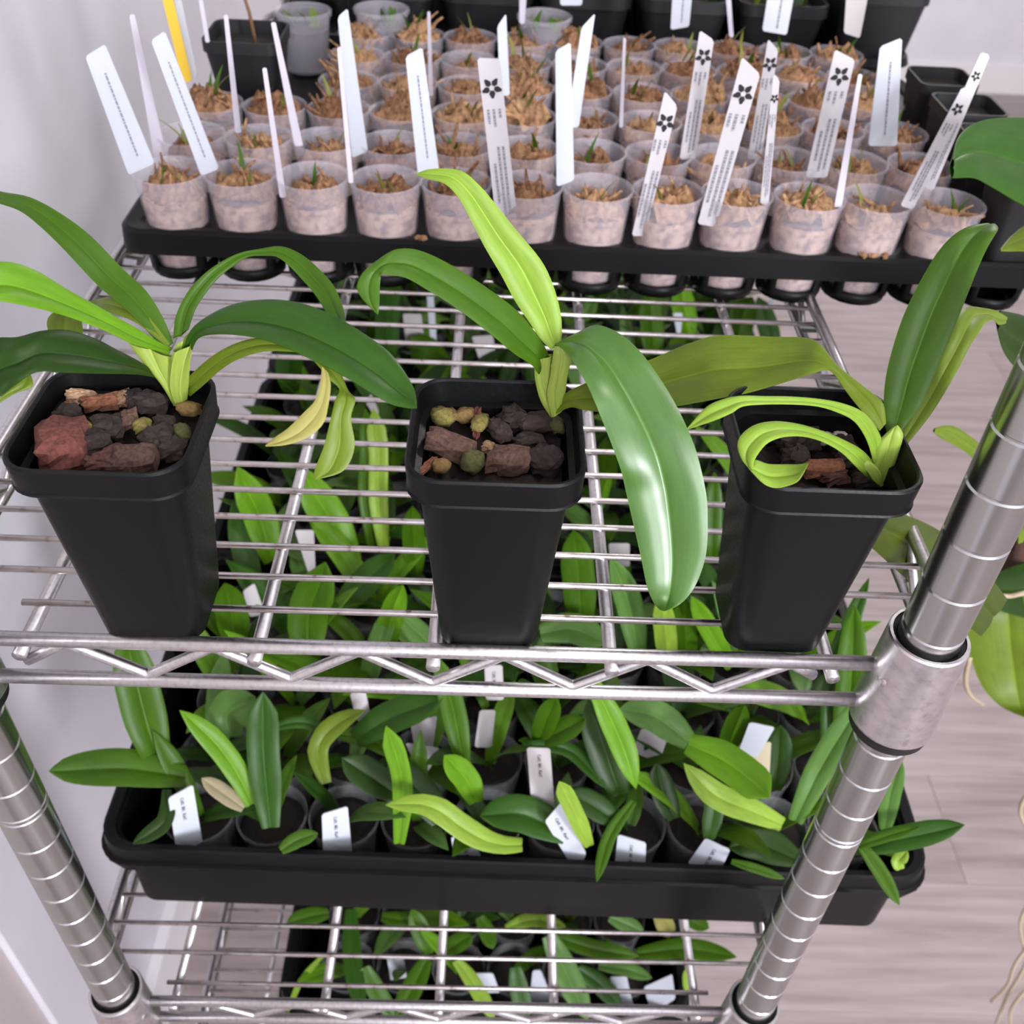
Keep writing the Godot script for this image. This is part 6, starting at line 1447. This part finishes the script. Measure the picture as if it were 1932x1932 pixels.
const LOW := {
	0: [
		[0.15,"leaf_mid","leaf",[-0.069,0.5102,-0.1191,-0.0769,0.5098,-0.1151,-0.0644,0.5052,-0.1159,-0.0755,0.5048,-0.1105,-0.0583,0.5004,-0.1104,-0.0723,0.4996,-0.1031,-0.0535,0.4955,-0.105,-0.0671,0.4945,-0.0965,-0.0483,0.4905,-0.0992,-0.0611,0.4895,-0.0906,-0.0447,0.4853,-0.0921,-0.0531,0.4847,-0.0863,-0.0449,0.48,-0.086,-0.0452,0.48,-0.0857]],
		[0.15,"leaf_lime","leaf",[-0.1103,0.4998,-0.1318,-0.1127,0.5002,-0.1335,-0.1151,0.498,-0.1261,-0.1182,0.4986,-0.1285,-0.1215,0.4963,-0.1178,-0.1257,0.4971,-0.1207,-0.1272,0.4946,-0.1096,-0.1318,0.4954,-0.1119,-0.1308,0.493,-0.1005,-0.1356,0.4936,-0.102,-0.1343,0.4915,-0.0909,-0.1375,0.4919,-0.0917,-0.1375,0.49,-0.0845,-0.1379,0.49,-0.0847]],
	],
	1: [
		[0.15,"leaf_mid","leaf",[-0.0143,0.4995,-0.1278,-0.024,0.5005,-0.1319,-0.0155,0.4977,-0.1207,-0.0289,0.4989,-0.1263,-0.018,0.4959,-0.1107,-0.0351,0.4975,-0.1178,-0.0223,0.4942,-0.1015,-0.0395,0.4958,-0.1089,-0.027,0.4925,-0.0927,-0.0435,0.4941,-0.1001,-0.0344,0.4912,-0.0853,-0.0452,0.4922,-0.0901,-0.0427,0.49,-0.0818,-0.0432,0.49,-0.082]],
		[0.15,"leaf_mid","leaf",[-0.0224,0.4898,-0.1377,-0.0135,0.4902,-0.1408,-0.026,0.4964,-0.1394,-0.0137,0.497,-0.1437,-0.0306,0.5029,-0.1433,-0.0149,0.5037,-0.1491,-0.0336,0.5096,-0.1476,-0.0178,0.5104,-0.1538,-0.0365,0.5162,-0.152,-0.0213,0.5171,-0.1584,-0.0371,0.523,-0.1575,-0.0271,0.5236,-0.1617,-0.0344,0.53,-0.1615,-0.034,0.53,-0.1617]],
	],
	2: [
		[0.15,"leaf_lime","leaf",[0.0102,0.5104,-0.1272,0.0044,0.5096,-0.1225,0.0168,0.5073,-0.1237,0.0088,0.5061,-0.117,0.0264,0.504,-0.1158,0.0152,0.5027,-0.1085,0.0327,0.5006,-0.1081,0.0207,0.4994,-0.1014,0.0389,0.4973,-0.099,0.0272,0.4961,-0.0927,0.0428,0.4937,-0.0895,0.0351,0.4929,-0.0855,0.0433,0.49,-0.0823,0.0429,0.49,-0.0821]],
		[0.15,"leaf_mid","leaf",[-0.0071,0.4907,-0.144,-0.0009,0.4893,-0.137,-0.0052,0.4959,-0.1456,0.0035,0.4941,-0.1361,-0.0017,0.5012,-0.1484,0.009,0.4988,-0.1359,0.0035,0.5063,-0.15,0.013,0.5037,-0.1363,0.009,0.5113,-0.1506,0.0174,0.5087,-0.1369,0.0155,0.5159,-0.1487,0.0209,0.5141,-0.1395,0.0216,0.52,-0.1438,0.0218,0.52,-0.1434]],
	],
	3: [
		[0.15,"leaf_lime","leaf",[0.051,0.5006,-0.1632,0.0538,0.4994,-0.1566,0.057,0.5058,-0.1652,0.0614,0.5042,-0.1563,0.0672,0.5112,-0.1686,0.0709,0.5088,-0.1566,0.0793,0.5163,-0.1681,0.0784,0.5137,-0.1552,0.0904,0.5212,-0.1637,0.0873,0.5188,-0.1516,0.0999,0.5258,-0.1566,0.0974,0.5242,-0.1488,0.1053,0.53,-0.1487,0.1052,0.5299,-0.1482]],
		[0.15,"leaf_deep","leaf",[0.0649,0.5102,-0.1206,0.0557,0.5098,-0.1191,0.068,0.5053,-0.117,0.0552,0.5047,-0.1149,0.0715,0.5004,-0.1109,0.0551,0.4996,-0.1079,0.0736,0.4955,-0.1049,0.0571,0.4945,-0.1012,0.0757,0.4905,-0.0986,0.0598,0.4895,-0.0947,0.0754,0.4853,-0.0917,0.0649,0.4847,-0.0891,0.0722,0.48,-0.0867,0.0717,0.48,-0.0866]],
	],
	4: [
		[0.25,"leaf_grey","leaf",[0.0941,0.5407,-0.1375,0.0829,0.5393,-0.1325,0.1012,0.5342,-0.132,0.0856,0.5324,-0.125,0.1101,0.5279,-0.1221,0.0901,0.5255,-0.1134,0.1169,0.5212,-0.1116,0.0965,0.5188,-0.1028,0.1231,0.5144,-0.1008,0.1033,0.5122,-0.0925,0.1262,0.5074,-0.0889,0.1131,0.506,-0.0835,0.1245,0.5,-0.0798,0.1241,0.5,-0.0796]],
		[0.15,"leaf_mid","leaf",[0.0963,0.5208,-0.1482,0.0934,0.5192,-0.1403,0.1068,0.5194,-0.1475,0.1026,0.5172,-0.1364,0.1213,0.5182,-0.1455,0.1161,0.5152,-0.1313,0.1349,0.5165,-0.1429,0.1307,0.5135,-0.1282,0.149,0.5148,-0.1411,0.1457,0.5119,-0.1267,0.163,0.5127,-0.1375,0.1609,0.5107,-0.1279,0.1724,0.51,-0.1324,0.1723,0.5099,-0.1319]],
		[0.15,"leaf_grey","leaf",[0.1358,0.5106,-0.1262,0.1348,0.5094,-0.1195,0.1423,0.5109,-0.1271,0.141,0.5091,-0.1177,0.1518,0.5111,-0.1277,0.1496,0.5089,-0.1158,0.1615,0.5112,-0.1262,0.1575,0.5088,-0.1144,0.1705,0.5112,-0.1233,0.1654,0.5088,-0.1122,0.178,0.5108,-0.1183,0.1743,0.5092,-0.1111,0.182,0.51,-0.1127,0.1818,0.51,-0.1123]],
		[0.15,"leaf_deep","leaf",[0.1199,0.5008,-0.1277,0.1145,0.4992,-0.1204,0.1269,0.4978,-0.1273,0.1198,0.4956,-0.1169,0.137,0.4947,-0.1246,0.1266,0.4919,-0.1121,0.1455,0.4913,-0.1193,0.1328,0.4887,-0.1083,0.1524,0.4879,-0.1131,0.1394,0.4855,-0.1031,0.1566,0.4841,-0.1055,0.1479,0.4825,-0.0992,0.157,0.48,-0.0988,0.1566,0.48,-0.0986]],
	],
	5: [
		[0.15,"leaf_mid","leaf",[0.172,0.5009,-0.1436,0.1726,0.4991,-0.1338,0.1832,0.5045,-0.1459,0.1844,0.5021,-0.1324,0.2002,0.5083,-0.149,0.2007,0.5051,-0.1315,0.218,0.5118,-0.1489,0.2157,0.5082,-0.131,0.2352,0.5151,-0.1453,0.2302,0.5115,-0.1283,0.25,0.5179,-0.1377,0.2461,0.5155,-0.1267,0.2585,0.52,-0.1287,0.2583,0.5199,-0.1282]],
		[0.15,"leaf_lime","leaf",[0.2145,0.4897,-0.1083,0.2207,0.4903,-0.1082,0.2127,0.4947,-0.1093,0.2213,0.4954,-0.109,0.211,0.4995,-0.1114,0.222,0.5005,-0.1112,0.2103,0.5045,-0.1134,0.2215,0.5055,-0.1136,0.2096,0.5095,-0.1153,0.2206,0.5105,-0.1159,0.2106,0.5146,-0.1175,0.2178,0.5154,-0.118,0.213,0.52,-0.1185,0.2135,0.52,-0.1185]],
	],
	6: [
		[0.15,"leaf_deep","leaf",[-0.0856,0.5197,-0.1658,-0.0951,0.5202,-0.165,-0.0824,0.5163,-0.154,-0.0954,0.5171,-0.1532,-0.0784,0.5129,-0.1372,-0.0949,0.5137,-0.1358,-0.0755,0.5097,-0.1211,-0.0919,0.5103,-0.1187,-0.0714,0.5066,-0.1057,-0.0869,0.5068,-0.1022,-0.0688,0.5033,-0.0898,-0.0788,0.5033,-0.0873,-0.0699,0.5,-0.0784,-0.0703,0.5,-0.0783]],
		[0.15,"leaf_mid","leaf",[-0.1087,0.5191,-0.1573,-0.1114,0.5209,-0.1655,-0.1134,0.517,-0.1555,-0.1171,0.5196,-0.1669,-0.12,0.5151,-0.1531,-0.125,0.5183,-0.1677,-0.1267,0.5134,-0.1521,-0.1327,0.5167,-0.1668,-0.1334,0.5117,-0.151,-0.1399,0.5149,-0.1651,-0.1414,0.5106,-0.1518,-0.1458,0.5128,-0.161,-0.1484,0.51,-0.1553,-0.1486,0.5101,-0.1557]],
	],
	7: [
		[0.15,"leaf_mid","leaf",[-0.0633,0.5008,-0.1722,-0.0638,0.4993,-0.1646,-0.0576,0.5027,-0.172,-0.0587,0.5007,-0.1615,-0.0502,0.5046,-0.1717,-0.0509,0.502,-0.1582,-0.0442,0.5064,-0.1708,-0.0421,0.5036,-0.1571,-0.0381,0.508,-0.171,-0.0337,0.5054,-0.1581,-0.0305,0.5092,-0.1702,-0.0272,0.5074,-0.1619,-0.024,0.51,-0.1671,-0.0238,0.51,-0.1667]],
	],
	8: [
		[0.15,"leaf_mid","leaf",[0.0311,0.5104,-0.1673,0.024,0.5096,-0.1637,0.0344,0.5088,-0.1653,0.0247,0.5078,-0.1602,0.039,0.5073,-0.1604,0.026,0.5061,-0.1549,0.0413,0.5055,-0.1561,0.0278,0.5045,-0.151,0.0434,0.5038,-0.1509,0.0303,0.5028,-0.1461,0.0433,0.502,-0.1453,0.0346,0.5014,-0.1422,0.0407,0.5,-0.1408,0.0402,0.5,-0.1407]],
	],
	11: [
		[0.15,"leaf_grey","leaf",[0.1498,0.5108,-0.1718,0.1463,0.5092,-0.1648,0.1548,0.5094,-0.1723,0.15,0.5072,-0.1625,0.1617,0.5081,-0.1719,0.1553,0.5053,-0.1595,0.168,0.5065,-0.1703,0.1612,0.5036,-0.1577,0.1741,0.5047,-0.168,0.1669,0.5019,-0.156,0.1788,0.5026,-0.1638,0.1739,0.5008,-0.156,0.1807,0.5,-0.1589,0.1804,0.4999,-0.1585]],
		[0.15,"leaf_yellow","leaf",[0.1968,0.5108,-0.1745,0.1891,0.5092,-0.1692,0.2003,0.5095,-0.174,0.19,0.5071,-0.1663,0.2049,0.5081,-0.1717,0.1911,0.5053,-0.1627,0.2081,0.5063,-0.1673,0.1925,0.5037,-0.1608,0.2096,0.5043,-0.1624,0.1937,0.5023,-0.1585,0.2079,0.5023,-0.1576,0.1973,0.5011,-0.1556,0.2035,0.5,-0.1542,0.203,0.5,-0.1541]],
		[0.15,"leaf_mid","leaf",[0.2175,0.5109,-0.1757,0.2132,0.5091,-0.169,0.2216,0.5112,-0.1753,0.2155,0.5088,-0.1659,0.227,0.5115,-0.1741,0.2192,0.5085,-0.1621,0.2315,0.5116,-0.1718,0.2236,0.5084,-0.1595,0.2359,0.5115,-0.1692,0.2283,0.5085,-0.1573,0.2392,0.511,-0.1648,0.2342,0.509,-0.1569,0.2399,0.5101,-0.1594,0.2397,0.5099,-0.159]],
	],
}

const ROOTS := [
	[0.5261,0.6647,-0.22,0.4897,0.6777,-0.2,0.4922,0.6533,-0.2,0.5065,0.6284,-0.2],
	[0.618,0.4388,-0.22,0.5966,0.4098,-0.2,0.5864,0.3829,-0.19,0.5968,0.3327,-0.19,0.5942,0.2923,-0.19],
	[0.6197,0.3925,-0.22,0.6117,0.3491,-0.2,0.6191,0.2831,-0.2,0.6344,0.2088,-0.2,0.6552,0.1343,-0.2],
	[0.4463,0.8809,-0.24,0.4106,0.9013,-0.22,0.3988,0.897,-0.22,0.3887,0.8982,-0.22],
	[0.584,0.5223,-0.22,0.5723,0.4889,-0.21,0.5685,0.4543,-0.2,0.594,0.3978,-0.2],
	[0.4083,0.8066,-0.24,0.4139,0.7805,-0.24,0.4244,0.7604,-0.24,0.4403,0.747,-0.24],
	[0.6387,0.3245,-0.2,0.621,0.3072,-0.19,0.6275,0.2587,-0.19,0.6585,0.1931,-0.19],
]
